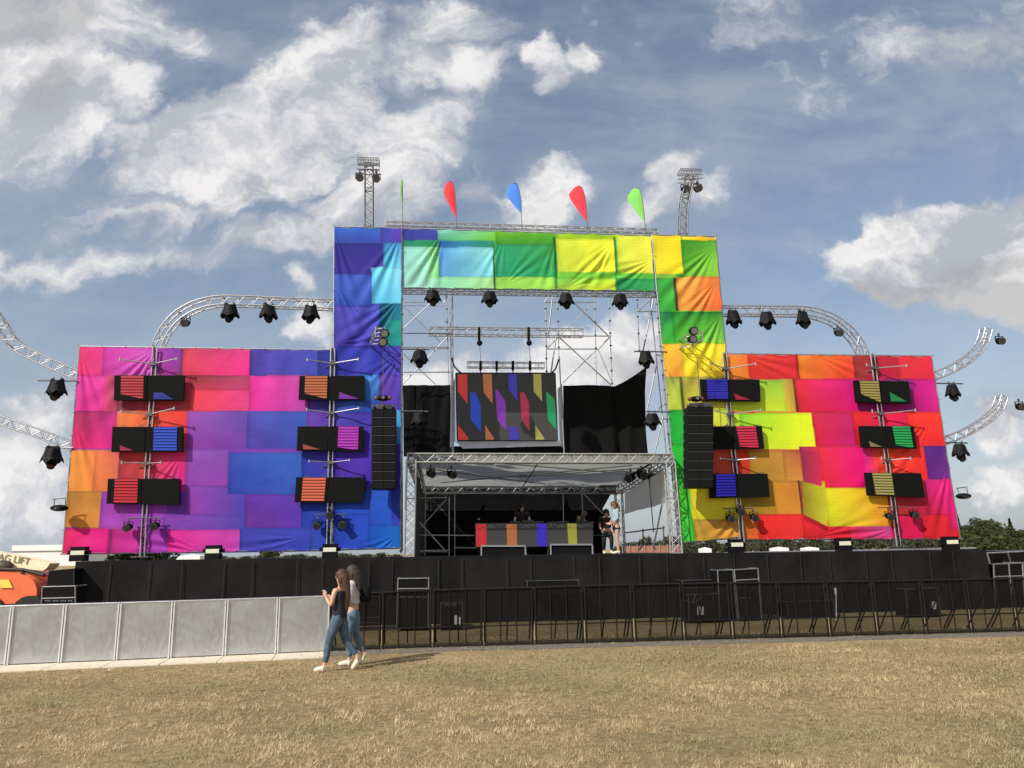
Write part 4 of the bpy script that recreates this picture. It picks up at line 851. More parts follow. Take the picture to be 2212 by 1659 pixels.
# ------------------------------------------------------------------ line arrays
grille = mat('speaker grille', (.008, .0085, .0085), .7, 0, .2, 8, .003, 220, spec=.12)
cabm = mat('speaker cabinet', (.006, .006, .0065), .6, spec=.2)
def line_array(label, x0, x1, y0, y1, k, n, xb, label2):
    root = thing('line_array', label, 'speaker', tuple(P((x0+x1)/2, y0, k)), 'hanging speaker columns')
    for i in range(n):
        a, b = y0+(y1-y0)*i/n, y0+(y1-y0)*(i+1)/n; s0 = (xb)*(i/n); s1 = xb*((i+1)/n); cv = .25*((i/n)-.5)**2
        tl, tr, br, bl = P(x0+s0, a+.6, k+cv), P(x1+s0, a+.6, k+cv), P(x1+s1, b-.6, k+cv), P(x0+s1, b-.6, k+cv)
        c = MB().prism([tl, tr, br, bl], NV*.52).build('cabinet', cabm, root)
        g = MB()
        m1, m2 = tl.lerp(tr, .49), tl.lerp(tr, .51); m3, m4 = bl.lerp(br, .51), bl.lerp(br, .49)
        i_ = .02
        g.prism([tl+SV*i_-ZV*i_, m1-ZV*i_, m4+ZV*i_, bl+SV*i_+ZV*i_], -NV*.014); g.prism([m2-ZV*i_, tr-SV*i_-ZV*i_, br-SV*i_+ZV*i_, m3+ZV*i_], -NV*.014)
        g.build('grille', grille, c)
        if i: MB().prism([tl+ZV*.012-NV*.016, tr+ZV*.012-NV*.016, tr-ZV*.006-NV*.016, tl-ZV*.006-NV*.016], NV*.01).build('trim_strip', mat('worn trim', (.05, .05, .048), .6), c)
        for sd_ in (tl, tr): MB().tube(sd_-ZV*.1+NV*.42-SV*.02, sd_-ZV*.22+NV*.42-SV*.02, .018, 6).build('hinge', dsteel, c)
    t = P((x0+x1)/2, y0-4, k+.15); w_ = (P(x1, y0, k)-P(x0, y0, k)).length
    fr = MB()
    for q in (-.3, .3): fr.sbox(t+NV*(q+.1)*.5, (w_*.95, .05, .07))
    for q in (-.4, 0, .4): fr.sbox(t+SV*q*w_+NV*.1, (.05, .5, .06))
    fr.build('flying_frame', dsteel, root)
    up = P((x0+x1)/2-2, y0-28, k+.2)
    MB().tube(t+NV*.05, up+ZV*1.2, .012, 5).build('chain', dsteel, root)
    return up
u1 = line_array('black speaker column hanging before the blue tower', 803, 854, 882, 1057, 24.0, 9, 0, '')
u2 = line_array('black speaker column hanging before the yellow tower', 1486, 1541, 878, 1054, 23.9, 9, 0, '')
def hoist(label, x, y, k):
    root = thing('chain_hoist', label, 'hoist', tuple(P(x, y, k)), 'chain hoists over the speakers')
    c = P(x, y, k); MB().ball(c, .13, 10, 7, (1.6, .8, .7), jit=.1).build('motor_body', black, root)
    for s in (-1, 1): MB().ball(c+SV*.2*s, .07, 8, 6, jit=.05).build('end_cap', mat('red brown cap', (.20, .05, .04), .5), root)
    MB().tube(c+SV*.02-NV*.1, c+SV*.02-NV*.14, .05, 8).build('badge', chrome, root); MB().tube(c, c-ZV*.25, .02, 6).build('hook', dsteel, root)
hoist('black and red chain hoist over the left speaker column', 827, 860, 23.95); hoist('black and red chain hoist over the right speaker column', 1503, 862, 23.9)

# ------------------------------------------------------------------ canopy over the booth
FK, BK = 24.7, 33.0
alu2 = mat('shaded aluminium', (.50, .50, .49), .45, .6, .1, 20)  # rougher, less metallic aluminium for the canopy frame and poles
cn = thing('canopy_frame', 'square aluminium truss canopy over the booth', 'canopy', tuple(DP(1160, FK)))
def ctruss(pts, side, w, h, nm):
    sub = bpy.data.objects.new(nm, None); C.objects.link(sub); sub.location = Vector(pts[0])-cn.location; sub.parent = cn
    truss_geo(resample(pts, .29), side, w, h, .025, None, sub, .013, alu2); return sub
ctruss([P(880, 990, FK), P(1453, 991, FK)], NV, .27, .27, 'front_truss')
ctruss([DP(884, FK), P(889, 995, FK)], NV, .29, .29, 'post')
ctruss([DP(1462, FK), P(1446, 998, FK)], NV, .29, .29, 'post')
bl, br = P(911, 1059, BK), P(1336, 1059, BK)
ctruss([bl, br], NV, .3, .3, 'rear_truss'); fl_, fr_ = P(890, 991, FK), P(1444, 992, FK)
ctruss([fl_, bl], SV, .29, .29, 'side_truss'); ctruss([fr_, br], SV, .29, .29, 'side_truss')
ctruss([Vector((bl.x, bl.y, deck_z(bl.x))), bl], NV, .29, .29, 'post'); ctruss([Vector((br.x, br.y, deck_z(br.x))), br], NV, .29, .29, 'post')
# second post row that doubles the left front post in the photograph
roofm = mat('grey roof fabric', (.50, .51, .49), .75, 0, .45, .9, .02, 4, trans=.45)
n1 = 30; vs = []
for i in range(n1+1):
    for j in range(n1+1):
        u, v = i/n1, j/n1; p = fl_.lerp(fr_, u).lerp(bl.lerp(br, u), v)+ZV*(.17+.06*math.sin(u*17+v*3)*math.sin(v*9)+0)
        vs.append(p)
MB().add(vs, [(i*(n1+1)+j, (i+1)*(n1+1)+j, (i+1)*(n1+1)+j+1, i*(n1+1)+j+1) for i in range(n1) for j in range(n1)], True).build('roof_sheet', roofm, cn)
for (a, b) in (((.35, .15), (.95, .45)), ((.1, .75), (.9, .2)), ((.5, .05), (.5, .95)), ((.05, .3), (.6, .8)), ((.45, .55), (1.0, .25))):
    p = fl_.lerp(fr_, a[0]).lerp(bl.lerp(br, a[0]), a[1]); q = fl_.lerp(fr_, b[0]).lerp(bl.lerp(br, b[0]), b[1])
    MB().tube(p+ZV*.05, q+ZV*.05, .022, 6).build('roof_brace', alu2, cn)
# cloth sides
def cloth(name, label, cat, corners, m, nx=24, nz=12, amp=.05, f=9, kind=None, seed=0):
    a, b, c, d = corners; vs = []; n = (b-a).cross(d-a).normalized(); rr = random.Random(seed); ph = rr.uniform(0, 6)
    for i in range(nx+1):
        for j in range(nz+1):
            u, v = i/nx, j/nz; vs.append(a.lerp(b, u).lerp(d.lerp(c, u), v)+n*(amp*math.sin(u*f+ph+v*1.5)*(.3+.7*v)+amp*.5*math.sin(u*f*2.3+v*4+ph)))
    mb = MB().add(vs, [(i*(nz+1)+j, i*(nz+1)+j+1, (i+1)*(nz+1)+j+1, (i+1)*(nz+1)+j) for i in range(nx) for j in range(nz)], True)
    o = mb.build(name, m); tag(o, label, cat); return o
def dz(p, h=0): return Vector((p.x, p.y, deck_z(p.x)+h))
back_m = mat('black backdrop cloth', (.006, .0065, .008), .9, 0, .3, 2, spec=.1)
greyband = mat('dark grey valance', (.045, .046, .052), .75, 0, .3, 2)
cloth('backdrop', 'black cloth backdrop behind the booth', 'backdrop', (bl+NV*.35+ZV*.25, P(1300, 1050, BK+.35), dz(P(1300, 1065, BK+.2)), dz(bl+NV*.2)), back_m, 40, 10, .05, 30)
cloth('valance', 'dark grey valance hanging from the rear truss', 'curtain', (bl+NV*.25+ZV*.3, P(1332, 1046, BK+.25), P(1300, 1102, BK+.25), P(915, 1104, BK+.25)), greyband, 40, 6, .04, 25)
gr_m = mat('dark green grey side cloth', (.045, .052, .048), .7, 0, .4, 1.5, .01, 8)
cloth('side_curtain', 'dark grey side curtain on the left of the canopy', 'curtain', (fl_+SV*.1+NV*.3-ZV*.2, bl+SV*.1-ZV*.2, dz(bl+SV*.1), dz(fl_+SV*.1+NV*.3)), gr_m, 30, 10, .06, 14)
wm = mat('pale translucent side sheet', (.74, .76, .78), .6, 0, .12, 1.2, .01, 6, trans=.6)
a_, b_ = fr_-ZV*.25+NV*.3, br-ZV*.2
za = P(1432, 1086, FK+.4).z; cloth('side_sheet', 'pale translucent sheet on the right side of the canopy', 'sheet', (a_, b_-NV*1.2, Vector((b_.x, b_.y-1.2, za-.05)), Vector((a_.x, a_.y, za))), wm, 30, 10, .04, 12)
# left scaffold bay inside the canopy
def pole_thing(name, label, cat, segs, r=.024, m=None, group=None, part='tube'):
    root = thing(name, label, cat, tuple(min((s[0] for s in segs), key=lambda p: p.z)), group)
    for s in segs: MB().tube(s[0], s[1], s[2] if len(s) > 2 else r, 7).build(part, m or steel, root)
    return root
def seg(x0, y0, x1, y1, k0, k1=None, r=.024): return (P(x0, y0, k0), P(x1, y1, k1 or k0), r)
k = 27.5
pole_thing('scaffold_bay', 'scaffold bay with crossed braces in the left of the canopy', 'scaffold',
    [seg(970, 1073, 970, 1203, k), seg(982, 1062, 982, 1204, k+.8), seg(905, 1076, 966, 1075, k), seg(904, 1126, 961, 1189, k-.1), seg(965, 1078, 903, 1146, k+.1), seg(903, 1156, 1033, 1157, k), seg(898, 1190, 968, 1189, k), seg(982, 1183, 1032, 1184, k+.8), seg(898, 1192, 966, 1192, k+.3), seg(1034, 1150, 1034, 1190, k)], m=alu2)
pole_thing('backdrop_poles', 'two grey poles standing behind the booth', 'poles', [seg(1216, 1066, 1219, 1200, 31.5), seg(1257, 1062, 1261, 1200, 31), seg(1262, 1068, 1340, 1150, 31, 31, .03)], m=alu2)
pole_thing('hand_rail', 'grey handrail at the right side of the canopy', 'railing', [seg(1350, 1151, 1435, 1140, 29.5, 25.6), seg(1389, 1142, 1389, 1176, 27.5), seg(1433, 1136, 1434, 1180, 25.6), seg(1430, 1090, 1412, 1180, 25.8, 25.8, .03), seg(1402, 1033, 1412, 1150, 26.5, 26.5, .018), seg(1380, 1188, 1402, 1163, 26.5, 26.5), seg(1402, 1163, 1416, 1188, 26.5, 26.5), seg(1282, 1157, 1310, 1156, 28, 28)], m=dsteel)
# lamps under the canopy roof
for i, (x, y, lb) in enumerate(((930, 1008, 'left small lamp under the canopy roof'), (975, 1010, 'second small lamp under the canopy roof'))):
    place('S3', small_light, P(x, y, 26.0), lb, 'small lamps under the canopy roof', 1.1, YAW+.5)
for i, (x, y) in enumerate(((1362, 1016), (1385, 1010), (1404, 1013))):
    place('S4', small_light, P(x, y, 26.8+.3*i), 'small lamp of the cluster on the right canopy truss, '+('left one', 'middle one', 'right one')[i], 'lamp cluster on the right canopy truss', 1.25, YAW+(-.8, .3, 1.0)[i])
MB().tube(P(1348, 1035, 27), P(1408, 1000, 26), .03).build('lamp_bar', black)
tag(bpy.data.objects['lamp_bar.004'] if 'lamp_bar.004' in bpy.data.objects else bpy.data.objects['lamp_bar'], 'slanting black bar holding the lamp cluster in the canopy', 'bar')
# sign
sg = thing('sign_board', 'small dark sign with pale letters on the rear truss', 'sign', tuple(P(1310, 1057, 32.4)))
MB().prism([P(x, y, 32.4) for x, y in ((1295, 1048), (1331, 1048), (1331, 1065), (1295, 1065))], NV*.03).build('board', mat('sign board', (.05, .052, .06), .5), sg)
text_mesh('PS TRUSS', .17, sg, mat('pale lettering', (.85, .86, .88), .5), P(1313, 1057, 32.38), (SV, ZV, -NV))

# ------------------------------------------------------------------ booth, screen, drapes
def led_wall(label, q, k, stripes, name='screen_wall', ex=.10, emit=.62):
    W = [P(x, y, k) for x, y in q]; root = thing(name, label, 'screen', tuple(W[3]))
    MB().prism(W, NV*ex).build('screen_body', mat('unlit screen', (.040, .041, .038), .5, 0, .12, 12, stripes=None), root)
    for poly, col in stripes:
        MB().prism([P(x, y, k)-NV*.003 for x, y in poly], -NV*.006).build('lit_stripe', ledcol(col, emit), root)
    e = MB(); 
    for a, b in zip(W, W[1:]+W[:1]): e.tube(a+NV*.03, b+NV*.03, .03, 6)
    e.build('frame', black, root); return root
S = lambda *p: list(p)
st_ = [(S((989, 809), (1009, 809), (1010, 873), (989, 845)), '#c8302c'), (S((1043, 808), (1062, 808), (1064, 872), (1045, 848)), '#b8693a'), (S((1098, 808), (1116, 808), (1118, 866), (1099, 842)), '#3c30a8'), (S((1152, 808), (1169, 808), (1171, 867), (1153, 846)), '#a8a04c'),
    (S((1015, 848), (1026, 848), (1038, 872), (1039, 934), (1017, 908)), '#1c44b8'), (S((1070, 842), (1075, 842), (1092, 868), (1094, 930), (1074, 908)), '#8030a8'), (S((1123, 848), (1132, 848), (1142, 868), (1144, 931), (1127, 908)), '#b02848'), (S((1179, 845), (1198, 862), (1202, 929), (1184, 908)), '#189858'),
    (S((989, 918), (1011, 945), (1012, 950), (990, 950)), '#c8302c'), (S((1048, 918), (1066, 945), (1067, 950), (1049, 950)), '#b8693a'), (S((1099, 922), (1119, 922), (1121, 950), (1101, 950)), '#3c30a8'), (S((1156, 918), (1174, 944), (1176, 950), (1157, 950)), '#a8a04c')]
led_wall('large screen showing slanted coloured stripes above the canopy', [(985, 806), (1199, 806), (1204, 951), (988, 951)], 28.0, st_)
dj = led_wall('booth front screen with five upright coloured stripes', [(1027, 1131), (1281, 1131), (1281, 1180), (1028, 1182)], 26.2,
    [(S((1028, 1132), (1051, 1132), (1051, 1181), (1029, 1181)), '#c82830'), (S((1094, 1132), (1116, 1132), (1117, 1181), (1096, 1181)), '#b46a34'), (S((1160, 1131), (1180, 1131), (1181, 1180), (1161, 1180)), '#3820c0'), (S((1225, 1131), (1245, 1131), (1247, 1178), (1228, 1178)), '#a09c3c')], 'booth_screen', .12, .6)
def riser(x0, x1, y0, lb):
    root = thing('booth_riser', lb, 'table', tuple(DP((x0+x1)/2, 26.3)), 'risers under the booth screen'); k = 26.1
    a, b = P(x0, y0, k), P(x1, y0, k)
    MB().prism([a, b, b+NV*.9, a+NV*.9], ZV*.05).build('top', alu, root)
    for p in (a, b):
        for q in (.03, .85):
            MB().tube(p+NV*q, dz(p+NV*q), .03, 8).build('leg', alu, root)
    MB().prism([a+NV*.05+SV*.03, b+NV*.05-SV*.03, dz(b+NV*.05-SV*.03), dz(a+NV*.05+SV*.03)], NV*.02).build('front_cloth', blackcloth, root)
riser(1040, 1135, 1181, 'silver-edged riser under the red end of the booth'); riser(1190, 1280, 1178, 'silver-edged riser under the yellow end of the booth')
dk = thing('mixing_table', 'black table with mixer gear behind the booth screen', 'table', tuple(DP(1155, 26.9)))
a, b = P(1035, 1136, 26.75), P(1276, 1136, 26.75)
MB().prism([a, b, b+NV*.7, a+NV*.7], -ZV*.06).build('table_top', black, dk)
for p in (a, b, a+NV*.7, b+NV*.7): MB().tube(p-ZV*.06, dz(p), .025).build('leg', black, dk)
for i, (x, w_, h_) in enumerate(((1112, .35, .12), (1140, .4, .16), (1163, .35, .12), (1192, .35, .1), (1215, .4, .12), (1262, .25, .14))):
    o = MB().sbox(P(x, 1134, 26.95)+ZV*(h_/2), (w_, .35, h_)); o = o.build('mixer_deck', mat('gear grey', (.05, .05, .05), .4, .3, .3, 20), None)
    tag(o, ['left player deck beside the standing man', 'wide mixer on the booth table', 'player deck above the violet stripe', 'small deck right of the violet stripe', 'mixer below the crouching figure', 'small black box at the right end of the booth table'][i], 'audio gear', 'gear on the booth table')
for (x, y, lb) in ((1034, 1130, 'left'), (1276, 1133, 'right')):
    root = thing('microphone_stand' if lb == 'left' else 'headphone_hook', 'thin stand with a small lamp at the '+lb+' end of the booth', 'stand', tuple(DP(x, 26.6)))
    p = P(x, y-8, 26.6); MB().tube(dz(p), p, .012).build('rod', black, root); MB().ball(p, .05, 8, 6).build('lamp', chrome if lb == 'left' else black, root)

dr = mat('black drape', (.0065, .0065, .0065), .9, 0, .35, 1.2, .01, 5, spec=.12)
cloth('black_drape', 'black drape between the blue tower and the screen', 'drape', (P(870, 832, 28.6), P(973, 832, 28.6), P(975, 986, 28.6), P(872, 986, 28.6)), dr, 24, 12, .06, 10, seed=1)
def drape_r():
    nx, nz = 40, 16; vs = []; k = 28.4
    for i in range(nx+1):
        u = i/nx
        if u < .62: xt = 1216+u/.62*111; yt = 833-1.0*math.sin(u/.62*PI)
        else:
            t = (u-.62)/.38; xt = 1327+t*70; yt = 833-42*(t**1.35)
        xb = 1220+u*180; yb = 987
        for j in range(nz+1):
            v = j/nz; x = xt+(xb-xt)*v-6*math.sin(v*PI)*(u > .98); y = yt+(yb-yt)*v
            w_ = .06*math.sin(u*16+v*2)*(.4+v*.6)+.16*math.exp(-((u-.68+.06*(1-v))/.045)**2)-.12*math.exp(-((u-.78-.03*(1-v))/.05)**2)
            vs.append(P(x, y, k)+NV*w_)
    o = MB().add(vs, [(i*(nz+1)+j, i*(nz+1)+j+1, (i+1)*(nz+1)+j+1, (i+1)*(nz+1)+j) for i in range(nx) for j in range(nz)], True).build('black_drape', dr)
    tag(o, 'black drape right of the screen pulled up to a peak', 'drape')
drape_r()
white_m = mat('white ground cloth', (.72, .73, .76), .7, 0, .08, 3, .01, 8, trans=.3)
cloth('white_cloth', 'white cloth strip hanging under the striped screen', 'cloth', (P(983, 953, 28.2), P(1212, 952, 28.2), P(1211, 963, 28.2), P(1000, 969, 28.2)), white_m, 24, 4, .03, 8)
cloth('white_cloth', 'narrow white cloth strip left of the striped screen', 'cloth', (P(974, 838, 28.3), P(983, 815, 28.3), P(984, 952, 28.3), P(972, 968, 28.3)), white_m, 4, 16, .03, 5)
cloth('white_cloth', 'narrow white cloth strip right of the striped screen', 'cloth', (P(1204, 840, 28.3), P(1211, 834, 28.3), P(1218, 968, 28.3), P(1210, 962, 28.3)), white_m, 4, 16, .03, 5)
cloth('black_valance', 'black strip behind the canopy front under the screen', 'cloth', (P(980, 964, 28.6), P(1218, 960, 28.6), P(1218, 990, 28.6), P(980, 990, 28.6)), dr, 10, 3, .02, 5)

# ------------------------------------------------------------------ centre scaffolding
def g(x0, y0, x1, y1, k0=29, k1=None, r=.022): return seg(x0, y0, x1, y1, k0, k1, r)
pole_thing('scaffold_tower', 'left scaffold tower behind the blue banner, open bays towards the screen', 'scaffold',
    [g(869, 490, 866, 1195, 25.2, None, .026), g(869, 492, 869, 1190, 28.2), g(964, 640, 967, 752, 28.6), g(967, 752, 970, 835, 28.6, None, .016), g(977, 636, 979, 985, 28.3, None, .03), g(973, 636, 976, 985, 28.7, None, .022),
     g(871, 720, 977, 720, 27), g(871, 750, 966, 750, 28), g(871, 754, 966, 753, 28.6), g(871, 804, 972, 804, 28), g(869, 712, 952, 634, 28.1), g(871, 661, 951, 739, 28.8, None, .014), g(871, 828, 966, 729, 28.1), g(872, 765, 940, 830, 28.8, None, .018), g(871, 653, 958, 653, 28.6, None, .014), g(871, 660, 962, 661, 28.6, None, .014), g(958, 655, 966, 640, 28.2)])
pole_thing('scaffold_tower', 'right scaffold tower behind the yellow banner, crossed by diagonals', 'scaffold',
    [g(1178, 640, 1181, 806, 29), g(1194, 637, 1184, 728, 28, None, .03), g(1202, 724, 1190, 806, 28, None, .03), g(1204, 638, 1208, 785, 28.6, None, .014), g(1208, 770, 1219, 984, 28.2, None, .026), g(1213, 830, 1221, 984, 28.5), g(1284, 638, 1287, 752, 29), g(1287, 752, 1289, 834, 29, None, .012), g(1314, 636, 1323, 834, 29, None, .016),
     g(1176, 653, 1287, 653, 29), g(1180, 754, 1292, 754, 29), g(1206, 726, 1320, 726, 28.6), g(1237, 651, 1317, 728, 28.4, None, .026), g(1287, 650, 1208, 726, 29.2, None, .014), g(1182, 753, 1208, 726, 28.6), g(1292, 755, 1319, 726, 28.6, None, .026), g(1206, 727, 1320, 832, 28.4, None, .024), g(1289, 755, 1216, 827, 29.2, None, .018), g(1292, 755, 1324, 830, 29, None, .014), g(1176, 653, 1186, 640, 29)])
pole_thing('scaffold_tower', 'leaning scaffold poles at the edge of the yellow tower', 'scaffold',
    [g(1376, 640, 1381, 757, 28), g(1413, 636, 1389, 760, 27.5, None, .03), g(1376, 673, 1424, 673, 27), g(1377, 673, 1413, 638, 27, None, .028), g(1418, 792, 1396, 892, 27, None, .028), g(1433, 896, 1414, 980, 27, None, .028), g(1438, 869, 1395, 910, 27.4), g(1404, 508, 1466, 1176, 25.2, None, .026), g(1416, 766, 1438, 770, 27), g(1426, 905, 1445, 905, 27), g(1404, 640, 1440, 985, 28)])
TW = [o for o in C.objects if o.name.startswith('scaffold_tower')]
for (x0, y0, x1, y1, k_) in ((869, 492, 866, 1190, 25.2), (964, 640, 967, 752, 28.6), (1284, 640, 1287, 752, 29), (1178, 640, 1181, 802, 29), (1316, 640, 1322, 828, 29), (1204, 640, 1208, 778, 28.6), (1376, 648, 1381, 757, 28), (1405, 510, 1466, 1170, 25.2)):
    A_, B_ = P(x0, y0, k_), P(x1, y1, k_); n_ = int((B_-A_).length/.5)
    for i in range(n_+1):
        p = A_.lerp(B_, i/n_); MB().tube(p-ZV*.025, p+ZV*.025, .045, 8).build('coupler', dsteel, TW[0] if x0 < 1000 else (TW[1] if x0 < 1350 else TW[2]))
truss('long silver truss hanging above the striped screen', [P(927, 716, 28.4), P(1259, 720, 28.4)], NV, .3, .27, .3, r=.02, lr=.010)
truss('short silver truss over the top edge of the striped screen', [P(1009, 788, 28.05), P(1176, 790, 28.05)], NV, .22, .2, .22, r=.017, lr=.008)
for (x, lb) in ((1035, 'left'), (1142, 'right')):
    root = thing('chain_hoist', lb+' black chain hoist above the striped screen', 'hoist', tuple(P(x, 712, 28.3)), 'chain hoists above the screen')
    MB().tube(P(x, 707, 28.2), P(x, 735, 28.2), .05, 8).build('motor_body', black, root); MB().ball(P(x+1, 741, 28.2), .11, 10, 7).build('chain_bag', black, root)
    MB().tube(P(x+1, 745, 28.2), P(x+4, 786, 28.2), .012, 5).build('chain', dsteel, root)
for i, x in enumerate((1038, 1073, 1108, 1145)):
    o = MB().tube(P(x, 780, 27.95), P(x, 800, 27.95), .05, 8).tube(P(x, 798, 27.95), P(x, 808, 27.95), .02, 6).build('screen_clamp', black)
    tag(o, 'black clamp holding the striped screen, '+('leftmost', 'second from the left', 'third from the left', 'rightmost')[i], 'clamp', 'clamps on the short truss')
for (x0, y0, xm, ym, x1, y1, lb) in ((976, 773, 982, 792, 996, 806, 'black cable drooping to the left top corner of the screen'), (1207, 776, 1200, 796, 1191, 806, 'black cable drooping to the right top corner of the screen')):
    o = MB().path(smoothpath([P(x0, y0, 28), P(xm, ym, 28), P(x1, y1, 28)], 5), .03, 6).build('cable', black); tag(o, lb, 'cable')
# ------------------------------------------------------------------ floodlights on the deck edge
def flood(p, label, first=[None]):
    if first[0] is None:
        r = thing('deck_floodlight', label, 'floodlight', tuple(p), 'floodlights along the stage edge'); first[0] = r
        L0 = Vector(p)
        MB().sbox(L0+ZV*.34, (.40, .24, .10)).build('lamp_housing', black, r)
        MB().sbox(L0+ZV*.23, (.38, .22, .10)).build('reflector_frame', black, r)
        MB().sbox(L0+ZV*.23-NV*.125, (.35, .012, .115)).build('lit_face', mat('pale lamp face', (.66, .66, .52), .4, emit=.05, ecol=(.9, .9, .7)), r)
        for s in (-1, 1): MB().sbox(L0+ZV*.24+SV*.245*s, (.08, .12, .11)).build('side_bracket', black, r)
        MB().sbox(L0+ZV*.09, (.40, .28, .17)).build('base_box', black, r)
        return r
    return dup(first[0], tuple(p), 0, label)
fl = [(171, 'leftmost floodlight on the stage edge below the pink corner'), (461, 'floodlight on the stage edge left of the blue tower mast'), (713, 'floodlight on the stage edge at the foot of the blue tower mast'), (1591, 'floodlight on the stage edge right of the canopy'), (1824, 'floodlight on the stage edge below the yellow banner block'), (2056, 'rightmost floodlight on the stage edge')]
for x, lb in fl:
    flood(DP(x, 22.62)+ZV*.0, lb)
# ------------------------------------------------------------------ cases and racks between barrier and stage
edge_m = mat('worn silver case edge', (.24, .24, .24), .5, .6, .2, 10)
case_m = mat('black laminate', (.006, .006, .0065), .65, 0, .3, 6, spec=.12)
def case(label, q, k, rows=(), name='flight_case', group='cases behind the barriers', er=.022, depth=.6, bars=(), patches=(), edge=None):
    W = [P(x, y, k) for x, y in q]; root = thing(name, label, 'case', tuple((W[2]+W[3])/2), group)
    MB().prism(W, NV*depth).build('body', case_m, root)
    e = MB()
    for a, b in zip(W, W[1:]+W[:1]): e.tube(a-NV*.005, b-NV*.005, er, 5)
    for a in W[:2]: e.tube(a, a+NV*depth, er, 5)
    for (x0, y0, x1, y1) in bars: e.tube(P(x0, y0, k-.01), P(x1, y1, k-.01), er, 5)
    e.build('edge_trim', edge or edge_m, root)
    for (x0, y0, x1, y1, c) in patches:
        MB().prism([P(x0, y0, k-.01), P(x1, y0, k-.01), P(x1, y1, k-.01), P(x0, y1, k-.01)], -NV*.01).build('label_patch', mat('patch'+str(c), (c, c, c), .6, 0, .3, 30), root)
    for (x0, y0, x1, y1) in rows:       # a worn stencilled row
        w_ = MB(); n = int((x1-x0)/3.2)
        for i in range(n):
            if i % 5 == 4: continue
            xx = x0+(x1-x0)*i/n; w_.prism([P(xx, y0, k-.012), P(xx+2.2, y0, k-.012), P(xx+2.2, y1, k-.012), P(xx, y1, k-.012)], -NV*.004)
        w_.build('stencil_lettering', mat('stencil', (.16, .165, .16), .6), root)
    return root
dedge = mat('dull case edge', (.11, .11, .11), .5, .5, .2, 10)
case('tall framed amplifier rack right of the walking women', [(860, 1250), (926, 1249), (925, 1356), (857, 1358)], 20.6, [(864, 1275.5, 922, 1279), (864, 1288, 922, 1291)], bars=[(861, 1272, 925, 1271.5)], er=.02)
case('small black rack with two white labels', [(952, 1303), (999, 1302), (1001, 1362), (952, 1363)], 20.4, [(962, 1304.5, 986, 1307.5)], patches=[(982, 1329, 987, 1349, .75), (990, 1333, 995, 1349, .75)], er=.014, edge=dedge)
case('open framed case, wider half of the double case', [(1586, 1231), (1637, 1228), (1646, 1346), (1597, 1350)], 20.8, [(1600, 1290, 1625, 1292)], bars=[(1588, 1254, 1640, 1251)], er=.02)
case('open framed case, narrow half of the double case', [(1550, 1232), (1583, 1231), (1594, 1350), (1556, 1351)], 20.9, er=.018)
case('case with a white paper sheet taped on its front', [(1487, 1285), (1552, 1283), (1556, 1352), (1489, 1356)], 20.5, patches=[(1506, 1310, 1520, 1328, .45)], er=.012, bars=[(1497, 1300, 1503, 1285), (1503, 1299, 1520, 1289), (1480, 1297, 1502, 1303)], edge=dedge)
case('long low grey case top against the stage skirt at right', [(1474, 1254), (1552, 1252), (1552, 1268), (1474, 1270)], 21.4, er=.01, edge=dedge)
case('case with a pale patch near the right end', [(1957, 1273), (2026, 1270), (2034, 1343), (1964, 1349)], 20.4, patches=[(2013, 1299, 2022, 1316, .5)], bars=[(1993, 1271, 2000, 1347)], er=.014, edge=dedge)
case('low dark case below the double case, left of it', [(1700, 1300), (1800, 1296), (1805, 1345), (1706, 1349)], 21.2, er=.008, edge=dedge)
case('long brown-topped case against the stage skirt, left', [(1139, 1255), (1250, 1253), (1250, 1268), (1139, 1270)], 21.5, er=.01, edge=dedge)
case('wide black case in the gap behind the first dark barriers', [(722, 1290), (820, 1288), (820, 1345), (722, 1347)], 21.0, er=.010, bars=[(722, 1335, 820, 1333)], edge=dedge)
case('silver-framed black case at the left behind the barrier', [(92, 1268), (163, 1266), (163, 1345), (88, 1347)], 20.6, [(97, 1296, 157, 1299)], bars=[(91, 1293, 163, 1291)], er=.02)
case('big black box left of the stage platform', [(106, 1233), (160, 1228), (160, 1290), (97, 1292)], 21.9, er=.008, edge=dedge)
case('tall silver-framed case at the right end of the stage', [(2146, 1219), (2208, 1216), (2216, 1340), (2150, 1345)], 22.6, bars=[(2179, 1217, 2190, 1342), (2146, 1246, 2212, 1244)], er=.024, depth=.8)
case('silver-framed case cut by the right picture edge', [(2209, 1216), (2290, 1212), (2296, 1335), (2217, 1340)], 22.6, [(2212, 1228, 2260, 1232)], bars=[(2212, 1236, 2292, 1233)], er=.024, depth=.8)
case('black box with a grey top standing behind the right end cases', [(2175, 1190), (2290, 1186), (2290, 1216), (2185, 1220)], 26.0, er=.03, edge=dedge, depth=1.2)
pole_thing('white_post', 'short white post standing among the cases at right', 'post', [seg(1804, 1270, 1806, 1284, 20.2, 20.2, .03), seg(1806, 1284, 1807, 1352, 20.2, 20.2, .012)], m=mat('white plastic', (.75, .75, .75), .5))
pole_thing('end_ladder', 'grey stair rail at the right end of the stage platform', 'railing', [seg(2132, 1196, 2148, 1250, 23), seg(2128, 1192, 2132, 1215, 23), seg(2130, 1195, 2210, 1191, 24.5), seg(2148, 1250, 2148, 1335, 23)], m=steel)
o = MB().sbox(P(2149, 1205, 30), (.9, .5, .5)).build('cardboard_box', mat('tan cardboard', (.55, .42, .26), .8)); tag(o, 'tan carton behind the right end of the stage', 'box')

